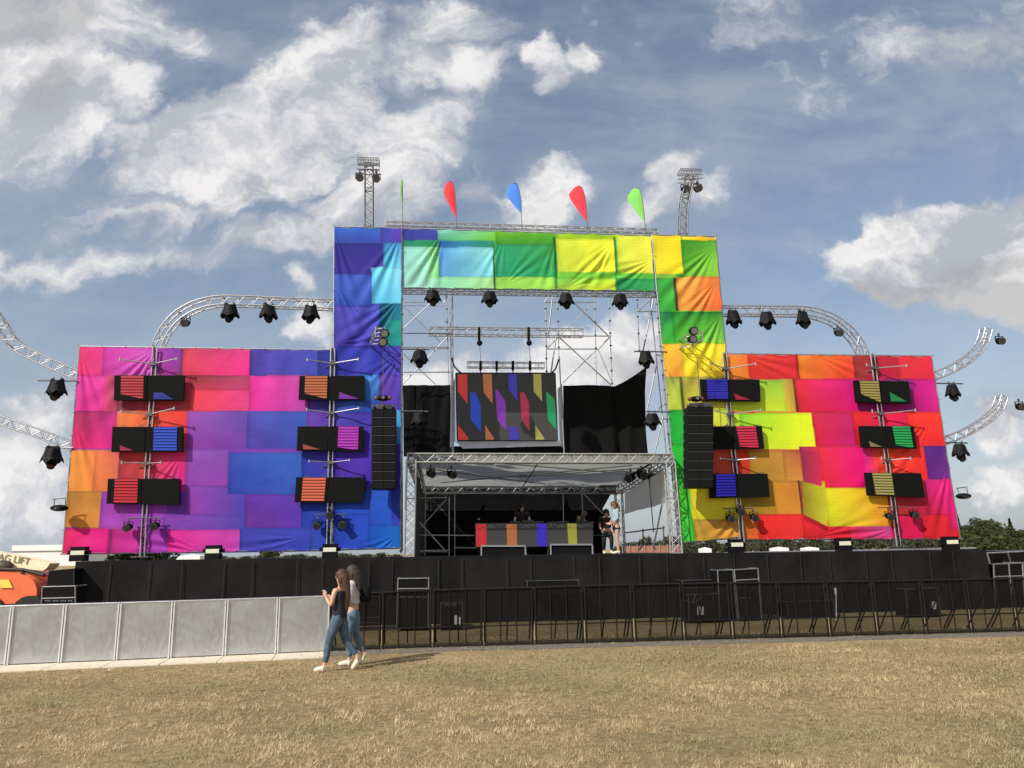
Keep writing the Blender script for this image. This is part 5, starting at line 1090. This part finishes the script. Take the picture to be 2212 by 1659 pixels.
# ------------------------------------------------------------------ people
def skin_mesh(verts, edges, radii, sub=2, m=None, name='body', parent=None, root_i=0, extra=()):
    me = bpy.data.meshes.new(name); me.from_pydata([tuple(v) for v in verts], edges, []); me.update()
    o = bpy.data.objects.new(name, me); C.objects.link(o)
    md = o.modifiers.new('s', 'SKIN'); md.use_smooth_shade = True
    sk = me.skin_vertices[0].data
    for i, r in enumerate(radii):
        sk[i].radius = (r, r) if not isinstance(r, tuple) else r
        sk[i].use_root = (i == root_i)
    sb = o.modifiers.new('d', 'SUBSURF'); sb.levels = sub; sb.render_levels = sub
    bpy.context.view_layer.update()
    dg = bpy.context.evaluated_depsgraph_get(); me2 = bpy.data.meshes.new_from_object(o.evaluated_get(dg))
    bpy.data.objects.remove(o); bpy.data.meshes.remove(me)
    me2.name = name; me2.materials.clear(); me2.materials.append(m)
    for p in me2.polygons: p.use_smooth = True
    r = bpy.data.objects.new(name, me2); C.objects.link(r)
    if parent: r.parent = parent
    return r
def person(label, loc, rotz, J, cols, sc=1.0, hair='long', short=False, sleeve='none', group=None, face=1):
    """J: joint positions in metres, local frame: x = walking direction is -x, z up"""
    root = thing('person', label, 'person', tuple(loc), group); root.rotation_euler = (0, 0, rotz); root.scale = (sc,)*3
    names = ['pelvis', 'waist', 'chest', 'neck', 'chin', 'head', 'top']
    V = [Vector(J[n]) for n in names]; R = [.115, .09, .10, .05, .072, .098, .075]; E = [(0, 1), (1, 2), (2, 3), (3, 4), (4, 5), (5, 6)]
    def addv(p, r, par): V.append(Vector(p)); R.append(r); E.append((par, len(V)-1)); return len(V)-1
    for s in ('l', 'r'):
        a = addv(J['hip'+s], .092, 0); b = addv(J['knee'+s], .056, a); m_ = addv(Vector(J['knee'+s]).lerp(Vector(J['ank'+s]), .35), .056, b); c = addv(J['ank'+s], .036, m_); d = addv(J['toe'+s], .032, c)
        sh = addv(J['sh'+s], .052, 2); el = addv(J['el'+s], .038, sh); wr = addv(J['wr'+s], .026, el); hn = Vector(J['ha'+s]); pm = addv(hn, .030, wr)
        dr_ = (hn-Vector(J['wr'+s])).normalized(); sd_ = dr_.orthogonal().normalized(); up = dr_.cross(sd_)
        for i in range(4):
            off = sd_*(i-1.5)*.018; l = (.036, .042, .040, .030)[i]
            f1 = addv(hn+dr_*.035+off, .0085, pm); f2 = addv(hn+dr_*(.035+l)+off+up*.012, .0078, f1); addv(hn+dr_*(.035+l*1.55)+off+up*.034, .007, f2)
        t1 = addv(hn-sd_*.034+dr_*.004, .010, pm); addv(hn-sd_*.048+dr_*.036+up*.012, .0085, t1)
    skin = mat('skin', (.56, .34, .24), .55, 0, .06, 8)
    skin_mesh(V, E, R, 2, skin, 'body', root)
    # clothes: thicker sleeves of the same skeleton
    top = mat('cloth '+cols['top'], lin(cols['top'], .85), .8, 0, .2, 12, .006, 14); bot = mat('cloth '+cols['bottom'], lin(cols['bottom'], .85), .85, 0, .45, 9, .006, 20)
    P_ = [Vector(J['pelvis'])+Vector((0, 0, .05)), Vector(J['pelvis'])-Vector((0, 0, .03))]; RR = [.140, .150]; EE = [(0, 1)]
    for s in ('l', 'r'):
        P_ += [Vector(J['hip'+s])-Vector((0, 0, .04)), Vector(J['hip'+s]).lerp(Vector(J['knee'+s]), .5 if not short else .42)]; RR += [.118, .098 if not short else .104]; n = len(P_); EE += [(1, n-2), (n-2, n-1)]
        if not short:
            kn, an = Vector(J['knee'+s]), Vector(J['ank'+s])
            P_ += [kn, kn.lerp(an, .4), kn.lerp(an, .93)]; RR += [.072, .066, .048]; EE += [(n-1, n), (n, n+1), (n+1, n+2)]
    skin_mesh(P_, EE, RR, 2, bot, 'shorts' if short else 'jeans', root, 1)
    ch = Vector(J['chest']); wa = Vector(J['waist']); ne = Vector(J['neck'])
    pv = Vector(J['pelvis']); rings = [(wa-Vector((0, 0, J.get('hem', .02))), .138 if J.get('hem') else .112, .165 if J.get('hem') else .150), (wa, .112, .142), (wa.lerp(ch, .55), .112, .150), (ch, .122, .168), (ch.lerp(ne, .45), .108, .172)]
    if sleeve != 'none': rings += [(ch.lerp(ne, .72), .085, .150), (ch.lerp(ne, .92), .060, .075)]
    tm = MB(); sg_ = 20; vs = []
    for c_, rx_, ry_ in rings:
        for i in range(sg_):
            t = 2*PI*i/sg_; w_ = 1+.03*math.sin(3*t+c_.z*40)
            vs.append(c_+Vector((rx_*w_*math.cos(t), ry_*w_*math.sin(t), .006*math.sin(4*t))))
    nr = len(rings); tm.add(vs, [(j*sg_+i, j*sg_+(i+1) % sg_, (j+1)*sg_+(i+1) % sg_, (j+1)*sg_+i) for j in range(nr-1) for i in range(sg_)], True)
    tm.add(vs[-sg_:], [tuple(range(sg_))], True)
    if sleeve != 'none':
        for s in ('l', 'r'):
            a0, e0, w0 = Vector(J['sh'+s]), Vector(J['el'+s]), Vector(J['wr'+s]); q0 = a0.lerp(e0, .55 if sleeve == 'short' else .98)
            tm.ball(a0, .070, 12, 8); tm.tube(a0, q0, .066, 12, .056)
            if sleeve == 'elbow': tm.ball(q0, .056, 10, 6); tm.tube(q0, e0.lerp(w0, .25), .054, 12, .050)
    to = tm.build('top', top, None); to.parent = root
    shm = mat('pale shoe', lin(cols.get('shoe', '#e4dccc'), .9), .7)
    for s in ('l', 'r'):
        a, t = Vector(J['ank'+s]), Vector(J['toe'+s]); he = Vector(J.get('heel'+s, (a.x+.05, a.y, max(.035, a.z-.06))))
        skin_mesh([he, he.lerp(t, .45)+Vector((0, 0, .02)), t, t+(t-he).normalized()*.05-Vector((0, 0, .008)), a-Vector((0, 0, .01))], [(0, 1), (1, 2), (2, 3), (0, 4)], [(.050, .052), (.054, .052), (.050, .046), (.036, .030), .056], 2, shm, 'shoe', root)
    # head details
    hd = Vector(J['head']); fd = Vector((-face, 0, 0)) if J.get('face') is None else Vector(J['face']).normalized(); sdv = Vector((-fd.y, fd.x, 0))
    hr = mat('hair '+cols['hair'], lin(cols['hair'], .5), .6, 0, .35, 30, .006, 60, stretch=(1, 1, .2))
    fm = MB().ball(hd+fd*.088-Vector((0, 0, .012)), .02, 8, 6, (.9, .8, 1.5)); fm.build('nose', skin, None).parent = root
    em = MB()
    for s in (-1, 1): em.ball(hd+fd*.078+sdv*.034*s+Vector((0, 0, .012)), .012, 8, 6)
    em.build('eyes', mat('eye', (.03, .02, .02), .3), None).parent = root
    MB().ball(hd+fd*.080-Vector((0, 0, .058)), .02, 8, 5, (.5, 1.2, .4)).build('mouth', mat('lips', (.42, .14, .13), .5), None).parent = root
    er = MB()
    for s in (-1, 1): er.ball(hd+sdv*.088*s-Vector((0, 0, .01)), .026, 8, 6, (.6, .5, 1.2))
    er.build('ears', skin, None).parent = root
    hc = MB().ball(hd+Vector((0, 0, .026))-fd*.012, .108, 16, 10, (1, 1, .98), jit=.02)
    for s in (-1, 1): hc.ball(hd+sdv*.070*s-fd*.03-Vector((0, 0, .04)), .055, 10, 8, (.9, .9, 1.6))
    hc.build('hair', hr, None).parent = root
    if hair == 'long':
        ln = J.get('hairlen', .42); b = hd-fd*.035
        skin_mesh([b+Vector((0, 0, .040))+fd*.035, b+Vector((0, 0, -.02))-fd*.02, b+Vector((0, 0, -.15))-fd*.04, b+Vector((0, 0, -.15-ln*.45))-fd*.055, b+Vector((0, 0, -.15-ln))-fd*.04], [(0, 1), (1, 2), (2, 3), (3, 4)], [(.112, .112), (.115, .118), (.09, .105), (.07, .115), (.03, .06)], 2, hr, 'hair', root)
    elif hair == 'tail':
        b = hd-fd*.02
        skin_mesh([b+Vector((0, 0, .035)), b-fd*.06+Vector((0, 0, .05)), b-fd*.13+Vector((0, 0, .02)), b-fd*.16-Vector((0, 0, .12)), b-fd*.14-Vector((0, 0, .25))], [(0, 1), (1, 2), (2, 3), (3, 4)], [(.10, .105), .08, .04, .045, .02], 2, hr, 'hair', root)
    else:
        b = hd-fd*.018
        skin_mesh([b+Vector((0, 0, .045)), b-fd*.03-Vector((0, 0, .01))], [(0, 1)], [(.104, .108), (.095, .10)], 2, hr, 'hair', root)
    return root
def base_pose(**k):
    J = dict(pelvis=(0, 0, .93), waist=(0, 0, 1.07), chest=(0, 0, 1.25), neck=(0, 0, 1.44), chin=(-.01, 0, 1.50), head=(-.01, 0, 1.58), top=(0, 0, 1.64),
        hipl=(0, -.09, .88), kneel=(-.01, -.09, .49), ankl=(.02, -.09, .09), toel=(-.12, -.10, .035), hipr=(0, .09, .88), kneer=(-.01, .09, .49), ankr=(.02, .09, .09), toer=(-.12, .10, .035),
        shl=(0, -.18, 1.38), ell=(.02, -.22, 1.10), wrl=(-.03, -.22, .87), hal=(-.04, -.21, .81), shr=(0, .18, 1.38), elr=(.02, .22, 1.10), wrr=(-.03, .22, .87), har=(-.04, .21, .81))
    J.update(k); return J
w1 = base_pose(pelvis=(.0, 0, .94), waist=(.01, 0, 1.08), chest=(.02, 0, 1.25), neck=(.03, 0, 1.43), chin=(.02, 0, 1.49), head=(.02, 0, 1.58), top=(.03, 0, 1.64),
    hipl=(-.01, -.08, .90), kneel=(-.14, -.09, .50), ankl=(-.20, -.09, .10), toel=(-.34, -.10, .035), heell=(-.17, -.09, .04), hipr=(.03, .08, .90), kneer=(.10, .09, .50), ankr=(.33, .09, .22), toer=(.26, .08, .05), heelr=(.38, .09, .18),
    shl=(-.04, -.16, 1.37), ell=(-.10, -.21, 1.09), wrl=(-.20, -.12, 1.22), hal=(-.22, -.10, 1.28), shr=(.05, .16, 1.37), elr=(.02, .2, 1.1), wrr=(-.12, .14, 1.15), har=(-.17, .12, 1.2), hairlen=.50, face=(-1, .25, 0), hem=.20)
g1 = G(729, 1449); person('young woman with long brown hair, dark top and blue jeans walking left, nearer one', (g1.x, g1.y, 0), .0, w1, dict(top='#1a1c30', bottom='#4f6478', hair='#6b4632', shoe='#e8dcc8'), .975)
w2 = base_pose(pelvis=(.0, 0, .94), chest=(.01, 0, 1.25), neck=(-.01, 0, 1.44), chin=(-.03, 0, 1.50), head=(-.04, 0, 1.59), top=(-.03, 0, 1.65), kneel=(-.06, -.09, .50), ankl=(-.02, -.09, .10), toel=(-.17, -.1, .04), kneer=(.04, .09, .50), ankr=(.20, .09, .17), toer=(.12, .09, .05), heelr=(.25, .09, .12),
    ell=(-.03, -.22, 1.12), wrl=(-.17, -.16, 1.08), hal=(-.22, -.14, 1.09), hairlen=.24, face=(-1, 0.1, 0))
g2 = G(760, 1437); p2 = person('young woman in a white top with a black bag, partly behind her friend', (g2.x, g2.y, 0), 0, w2, dict(top='#d9cfd4', bottom='#60788a', hair='#57493a', shoe='#ece4dc'), 1.005, sleeve='elbow')
bg_ = thing('backpack', 'small black bag on the back of the woman in white', 'bag', (g2.x+.21, g2.y, 1.21))
skin_mesh([(0, 0, -.16), (.01, 0, 0), (-.005, 0, .14)], [(0, 1), (1, 2)], [(.075, .11), (.08, .12), (.06, .09)], 2, blackcloth, 'bag_body', bg_)
MB().tube(Vector((g2.x+.06, g2.y-.17, 1.42)), Vector((g2.x+.2, g2.y-.12, 1.13)), .014).build('strap', black, bg_)
# people on the stage
q = DP(1128, 27.6); j = base_pose(chest=(-.05, 0, 1.25), neck=(-.09, 0, 1.42), chin=(-.12, 0, 1.47), head=(-.14, 0, 1.55), top=(-.14, 0, 1.62), shl=(-.07, -.19, 1.37), ell=(-.10, -.26, 1.12), wrl=(-.32, -.16, 1.04), hal=(-.38, -.14, 1.03), shr=(-.07, .19, 1.37), elr=(-.08, .25, 1.12), wrr=(-.26, .26, 1.02), har=(-.32, .26, 1.01))
person('man in a black t-shirt working at the mixer behind the booth', (q.x, q.y, q.z), PI/2+.25, j, dict(top='#15161c', bottom='#2c3848', hair='#2a1c18', shoe='#202020'), 1.05, hair='short', sleeve='short')
q = DP(1249, 28.2); j = base_pose(pelvis=(0, 0, .55), waist=(-.02, 0, .68), chest=(-.10, 0, .88), neck=(-.2, 0, 1.02), chin=(-.25, 0, 1.05), head=(-.30, 0, 1.10), top=(-.31, 0, 1.17), hipl=(0, -.09, .50), kneel=(-.36, -.12, .52), ankl=(-.25, -.12, .09), toel=(-.4, -.12, .035), hipr=(0, .09, .50), kneer=(-.36, .12, .52), ankr=(-.25, .12, .09), toer=(-.4, .12, .035),
    shl=(-.12, -.18, 1.0), ell=(-.25, -.24, .8), wrl=(-.45, -.18, .78), hal=(-.5, -.17, .78), shr=(-.12, .18, 1.0), elr=(-.25, .24, .8), wrr=(-.45, .18, .78), har=(-.5, .17, .78))
for k_ in j: 
    if k_ not in ('hairlen', 'face', 'hem'): j[k_] = (j[k_][0], j[k_][1], j[k_][2]+(.0 if k_[:3] in ('ank', 'toe') else .30))
person('person in a drab shirt bending over behind the yellow stripe of the booth', (q.x, q.y, q.z), PI+.3, j, dict(top='#5a564a', bottom='#2a2a2c', hair='#8a8680', shoe='#202020'), 1.0, hair='short', sleeve='short')
q = DP(1334, 25.6); j = base_pose(neck=(-.02, 0, 1.44), chin=(-.05, 0, 1.49), head=(-.06, 0, 1.57), top=(-.06, 0, 1.64), ell=(-.02, -.22, 1.12), wrl=(-.17, -.14, .98), hal=(-.23, -.12, .96), elr=(-.05, .22, 1.12), wrr=(-.18, .14, 1.0), har=(-.24, .12, .98), toel=(-.12, -.12, .035), kneer=(.02, .1, .5), ankr=(.06, .1, .09), toer=(-.08, .12, .035), hairlen=.3)
person('woman in a light blue shirt and black shorts with bare legs on the stage', (q.x, q.y, q.z), .15, j, dict(top='#a9c4cc', bottom='#14141c', hair='#a07a50', shoe='#e8e4e4'), 1.0, hair='tail', short=True, sleeve='elbow')
q = DP(1313, 26.6); j = base_pose(pelvis=(0, 0, .70), waist=(-.02, 0, .84), chest=(-.03, 0, 1.0), neck=(-.04, 0, 1.17), chin=(-.05, 0, 1.22), head=(-.05, 0, 1.30), top=(-.05, 0, 1.36), hipl=(0, -.09, .66), kneel=(-.2, -.12, .45), ankl=(-.05, -.12, .09), toel=(-.18, -.12, .035), hipr=(0, .09, .66), kneer=(-.2, .12, .45), ankr=(-.05, .12, .09), toer=(-.18, .12, .035),
    shl=(-.02, -.17, 1.12), ell=(0, -.22, .88), wrl=(-.15, -.18, .72), hal=(-.2, -.16, .68), shr=(-.02, .17, 1.12), elr=(0, .22, .88), wrr=(-.15, .18, .72), har=(-.2, .16, .68))
person('dark-haired person in black leaning beside the woman in shorts', (q.x, q.y, q.z), PI/2, j, dict(top='#15151a', bottom='#1c1c20', hair='#15110f', shoe='#202020'), 1.05, hair='short', sleeve='short')

# ------------------------------------------------------------------ left background: telehandler, white trailer
th = thing('telehandler', 'orange telehandler with a beige boom behind the left barriers', 'vehicle', tuple(G(40, 1345)))
Y0 = 21.6
def A_(x, y, d=0): return at(x, y, Y0+d)
org = mat('orange paint', (.78, .16, .06), .38, 0, .08, 3); tan = mat('beige paint', (.93, .78, .50), .5, 0, .1, 3)
def blobby(pts, y0, y1, m, name, par):
    n = len(pts); rows = []; L_ = 7
    c = (sum(p[0] for p in pts)/n, sum(p[1] for p in pts)/n)
    vs = []
    for j in range(L_):
        t = j/(L_-1); s = [.86, .96, 1, 1, 1, .96, .86][j]; d_ = y0+(y1-y0)*t
        for p in pts:
            w = A_(c[0]+(p[0]-c[0])*s, c[1]+(p[1]-c[1])*s, 0); vs.append(w+Vector((0, d_, 0)))
    fs = [(j*n+i, j*n+(i+1) % n, (j+1)*n+(i+1) % n, (j+1)*n+i) for j in range(L_-1) for i in range(n)]
    mb = MB().add(vs, fs, True); mb.add(vs[:n], [tuple(range(n))[::-1]], True); mb.add(vs[-n:], [tuple(range(n))], True)
    return mb.build(name, m, par)
pts = smoothpath([Vector((x, y, 0)) for x, y in ((-60, 1240), (-20, 1232), (20, 1232), (50, 1236), (75, 1246), (88, 1266), (90, 1285), (84, 1300), (60, 1308), (-60, 1312), (-90, 1290), (-85, 1255), (-60, 1240))], 3)[:-1]
blobby([(p.x, p.y) for p in pts], 0, 1.6, org, 'engine_hood', th)
MB().prism([A_(x, y, -.02) for x, y in ((-2, 1252), (20, 1252), (28, 1270), (2, 1270))], Vector((0, -.02, 0))).build('yellow_decal', mat('yellow decal', (.85, .60, .10), .5), th)
MB().prism([A_(x, y, .02) for x, y in ((-60, 1305), (82, 1296), (82, 1340), (-60, 1344))], Vector((0, 1.4, 0))).build('chassis', mat('dark red brown frame', (.06, .025, .02), .6), th)
bo = MB().prism([A_(x, y, .3) for x, y in ((-60, 1184), (0, 1195), (70, 1209), (108, 1217), (100, 1228), (92, 1233), (30, 1226), (-60, 1214))], Vector((0, .5, 0))); bo.build('boom', tan, th)
MB().prism([A_(x, y, .25) for x, y in ((72, 1248), (84, 1247), (92, 1262), (88, 1282), (80, 1300), (74, 1300), (84, 1270))], Vector((0, .5, 0))).build('boom_bracket', tan, th)
hs = MB()
hs.path(smoothpath([A_(x, y, .1) for x, y in ((-10, 1228), (20, 1230), (48, 1231), (70, 1236), (95, 1243))], 4), .05, 7); hs.path([A_(47, 1232, .05), A_(52, 1246, .05), A_(58, 1246, .05)], .045, 6)
hs.build('hydraulic_hoses', mat('rubber hose', (.03, .018, .012), .6), th)
MB().ball(A_(6, 1223, .2), .2, 10, 7, (1.4, .8, .8), jit=.08).build('valve_block', mat('dark valve', (.06, .04, .03), .6), th)
text_mesh('AG LIFT', .26, th, mat('dark lettering', (.20, .19, .14), .6), A_(30, 1208.5, .28), (Vector((.985, 0, -.17)), Vector((.17, 0, .985)), Vector((0, -1, 0))))
for i, x in enumerate((-30, 60)):
    gg = at(x, 1330, Y0-.1); gg.z = .5; w_ = MB().tube(gg, gg+Vector((0, .4, 0)), .5, 20).build('wheel', mat('tyre', (.02, .02, .02), .9), th); MB().tube(gg-Vector((0, .02, 0)), gg, .25, 16).build('rim', tan, w_)
tl_ = thing('white_trailer', 'long white box trailer behind the left end of the banner', 'trailer', tuple(at(80, 1240, 38)))
Yt = 38
tp = [at(26, 1178, Yt), at(175, 1176, Yt), at(175, 1222, Yt), at(23, 1222, Yt)]
whp = mat('white paint', (.80, .80, .76), .5, 0, .05, 2)
MB().prism(tp, Vector((0, 3, 0))).build('box_body', whp, tl_)
MB().tube(tp[0]-ZV*.28+Vector((0, -.02, 0)), tp[1]-ZV*.28+Vector((0, -.02, 0)), .035).build('roof_gutter', mat('grey trim', (.42, .42, .40), .5), tl_)
for t in (.2, .8):
    w0 = tp[3].lerp(tp[2], t); w0.z = .5; MB().tube(w0, w0+Vector((0, .3, 0)), .5, 18).build('wheel', mat('tyre', (.02, .02, .02), .9), tl_)

# ------------------------------------------------------------------ trees
leafm = {}
def leaf_mat(nm, c1, c2):
    if nm in leafm: return leafm[nm]
    mt = bpy.data.materials.new(nm); mt.use_nodes = True; N = mt.node_tree.nodes; L = mt.node_tree.links; b = N['Principled BSDF']; b.inputs['Roughness'].default_value = .7; b.inputs['Specular IOR Level'].default_value = .2
    tc = N.new('ShaderNodeTexCoord'); n = N.new('ShaderNodeTexNoise'); n.inputs['Scale'].default_value = 1.3; n.inputs['Detail'].default_value = 3; L.new(tc.outputs['Object'], n.inputs['Vector'])
    r = N.new('ShaderNodeValToRGB'); L.new(n.outputs[0], r.inputs[0]); r.color_ramp.elements[0].position = .35; r.color_ramp.elements[1].position = .65
    r.color_ramp.elements[0].color = c1+(1,); r.color_ramp.elements[1].color = c2+(1,); L.new(r.outputs[0], b.inputs['Base Color'])
    tr = N.new('ShaderNodeBsdfTranslucent'); L.new(r.outputs[0], tr.inputs[0]); ms = N.new('ShaderNodeMixShader'); ms.inputs[0].default_value = .25
    L.new(b.outputs[0], ms.inputs[1]); L.new(tr.outputs[0], ms.inputs[2]); L.new(ms.outputs[0], N['Material Output'].inputs[0]); leafm[nm] = mt; return mt
bark = mat('bark', (.09, .065, .045), .9, 0, .3, 6)
def tree(label, loc, h, w, seed, kind='round', n=2600, group=None, cols=((.035, .055, .018), (.09, .115, .035)), leaf=.2, cat='tree', name='tree'):
    r = np.random.default_rng(seed); root = thing(name, label, cat, tuple(loc), group); L0 = Vector(loc)
    tk = MB().tube(L0, L0+ZV*h*.45, w*.035+.05, 8, w*.02+.03)
    for i in range(6):
        a = i*1.05+seed; tk.tube(L0+ZV*h*(.2+.04*i), L0+ZV*h*(.5+.05*i)+Vector((math.cos(a), math.sin(a), 0))*w*.3, w*.014+.02, 5, .015)
    tk.build('trunk', bark, root)
    if kind == 'cone':
        t = r.random(n)**.7; rad = w/2*(1-t)*(.55+.45*r.random(n)); th = r.random(n)*2*np.pi
        c = np.stack([rad*np.cos(th), rad*np.sin(th), h*(.06+.94*t)], -1)
    else:
        k_ = 16; cc = r.normal(size=(k_, 3)); cc /= np.linalg.norm(cc, axis=1)[:, None]; cc *= (.35+.65*r.random(k_))[:, None]
        cc = cc*np.array([w*.36, w*.36, h*.30])+np.array([0, 0, h*.57]); rr = (.16+.12*r.random(k_))
        ci = r.integers(0, k_, n); dv = r.normal(size=(n, 3)); dv /= np.linalg.norm(dv, axis=1)[:, None]; q_ = r.random(n)**.35
        c = cc[ci]+dv*(q_*rr[ci])[:, None]*np.array([w, w, h*.85]); c[:, 2] = np.maximum(c[:, 2], h*.05)
    a = r.normal(size=(n, 3)); a /= np.linalg.norm(a, axis=1)[:, None]; b = np.cross(a, r.normal(size=(n, 3))); b /= np.linalg.norm(b, axis=1)[:, None]
    s = leaf*(.5+r.random(n))[:, None]
    co = np.stack([c-a*s, c+b*s*.7, c+a*s, c-b*s*.7], 1).reshape(-1, 3)
    me = bpy.data.meshes.new('crown'); me.from_pydata(co.tolist(), [], [(4*i, 4*i+1, 4*i+2, 4*i+3) for i in range(n)]); me.materials.append(leaf_mat('leaves'+str(cols), *cols))
    o = bpy.data.objects.new('crown', me); C.objects.link(o); o.parent = root; return root
def ground_at(x, D):                    # ground point in picture column x at distance D
    d = ray(x, 1200); t = D/d.y; return Vector((d.x*t, D, 0))
def hgt(x, y, D): d = ray(x, y); return EYE+d.z*D/d.y
olive = ((.040, .050, .020), (.085, .100, .036))
rt = [(2085, 1150, 90, 10, 'dark round tree at the red banner edge'), (2115, 1131, 95, 9, 'broad olive green tree right of the red banner'), (2135, 1116, 100, 8, 'tallest domed tree right of the red banner'), (2165, 1130, 98, 9, 'broad olive tree below the sky gap at far right'), (2190, 1138, 92, 9, 'low olive tree near the right picture edge'), (2100, 1160, 80, 8, 'low bush in front of the right trees, left one'), (2150, 1158, 78, 10, 'low bush in front of the right trees, middle one'), (2195, 1160, 80, 9, 'low bush in front of the right trees, right one')]
for i, (x, y, D, w_, lb) in enumerate(rt):
    p = ground_at(x, D); tree(lb, p, hgt(x, y, D)*1.02, w_*.55, 20+i, n=3000, group='trees beyond the right end', cols=olive, leaf=.16)
for x, y, D, w_, lb in ((2077, 1096, 110, 2.2, 'narrow dark conifer just right of the red banner'), (2192, 1120, 115, 2.2, 'narrow pointed conifer at far right')):
    tree(lb, ground_at(x, D), hgt(x, y, D), w_, int(x), 'cone', 1200, 'pointed conifers at right', ((.02, .032, .018), (.04, .06, .03)), .14)
proto_far = tree('far rounded tree under the left banner, first from the left', ground_at(585, 260), 5.5, 9, 77, n=900, group='far tree line under the left banners', cols=((.05, .06, .035), (.09, .10, .055)), leaf=.4)
fars = [(x, 250+(i*37) % 60, .7+((i*53) % 40)/90) for i, x in enumerate(range(215, 870, 29))]
for i, (x, D, s) in enumerate(fars):
    dup(proto_far, tuple(ground_at(x, D)), i*1.3, 'far rounded tree in the row seen under the left banners', None, (1.0*s*.8, 1.0*s*.8, s*.44))
proto_far['label'] = 'far rounded tree in the row seen under the left banners'
for i, x in enumerate(range(1350, 2060, 24)):
    dup(proto_far, tuple(ground_at(x, 140+(i*31) % 40)), i*.9, 'far green tree in the row seen under the right banners', 'far tree line under the right banners', (.55, .55, .5+((i*29) % 20)/60))
cp = tree('small dark conifer in the row seen through the right of the canopy', ground_at(1352, 120), 2.9, 1.1, 5, 'cone', 350, 'small conifers seen through the canopy', ((.02, .03, .02), (.05, .06, .04)), .14)
for i in range(1, 12): dup(cp, tuple(ground_at(1352+i*7.6, 118+(i*7) % 6)), i, None, None, (1, 1, .72+((i*17) % 10)/25))
# orange site fence and white tents far behind
of = thing('site_fence', 'low orange site fence behind the canopy at right', 'fence', tuple(ground_at(1430, 60)))
pa, pb2 = ground_at(1345, 60), ground_at(1475, 60); zt = hgt(1400, 1179, 60)
MB().prism([pa, pb2, pb2+ZV*zt, pa+ZV*zt], Vector((0, .03, 0))).build('fence_net', mat('faded orange net', (.36, .15, .10), .8, 0, .3, 2), of)
for i in range(9):
    q = pa.lerp(pb2, i/8); MB().tube(q-Vector((0, .05, 0)), q-Vector((0, .05, 0))+ZV*(zt+.08), .04).build('post', steel, of)
tent_m = mat('white tent cloth', (.8, .8, .8), .7)
for i, (x0, x1, y0, D, lb) in enumerate(((392, 442, 1197, 70, 'white tent roof seen under the pink banner'), (1668, 1700, 1181, 75, 'white tent right of the canopy, left one'), (1735, 1765, 1181, 75, 'white tent right of the canopy, right one'), (1512, 1535, 1182, 70, 'small white tent just right of the canopy'))):
    a, b = ground_at(x0, D), ground_at(x1, D); h = hgt((x0+x1)/2, y0, D); c = (a+b)/2; rt_ = thing('tent', lb, 'tent', tuple(c), 'white tents beyond the stage'); w_ = (b-a)/2; d_ = Vector((0, w_.length, 0)); e = h*.93
    MB().add([a-d_+ZV*e, b-d_+ZV*e, b+d_+ZV*e, a+d_+ZV*e, c+ZV*h], [(0, 1, 4), (1, 2, 4), (2, 3, 4), (3, 0, 4)]).build('roof', tent_m, rt_)
    MB().add([a-d_, b-d_, b+d_, a+d_, a-d_+ZV*e, b-d_+ZV*e, b+d_+ZV*e, a+d_+ZV*e], [(0, 1, 5, 4), (1, 2, 6, 5), (2, 3, 7, 6), (3, 0, 4, 7)]).build('wall', tent_m, rt_)
hg = MB()
pl_ = [('tangled green plants and cables under the pink banner', 250, 400, 1200, 24.5)]
o = tree('tangle of dark green brush under the pink banner mast', DP(300, 27.5)-ZV*.3, .85, 3.2, 9, n=1500, cols=((.02, .035, .02), (.05, .07, .035)), leaf=.06, cat='shrub', name='shrub')
bpy.context.view_layer.update()
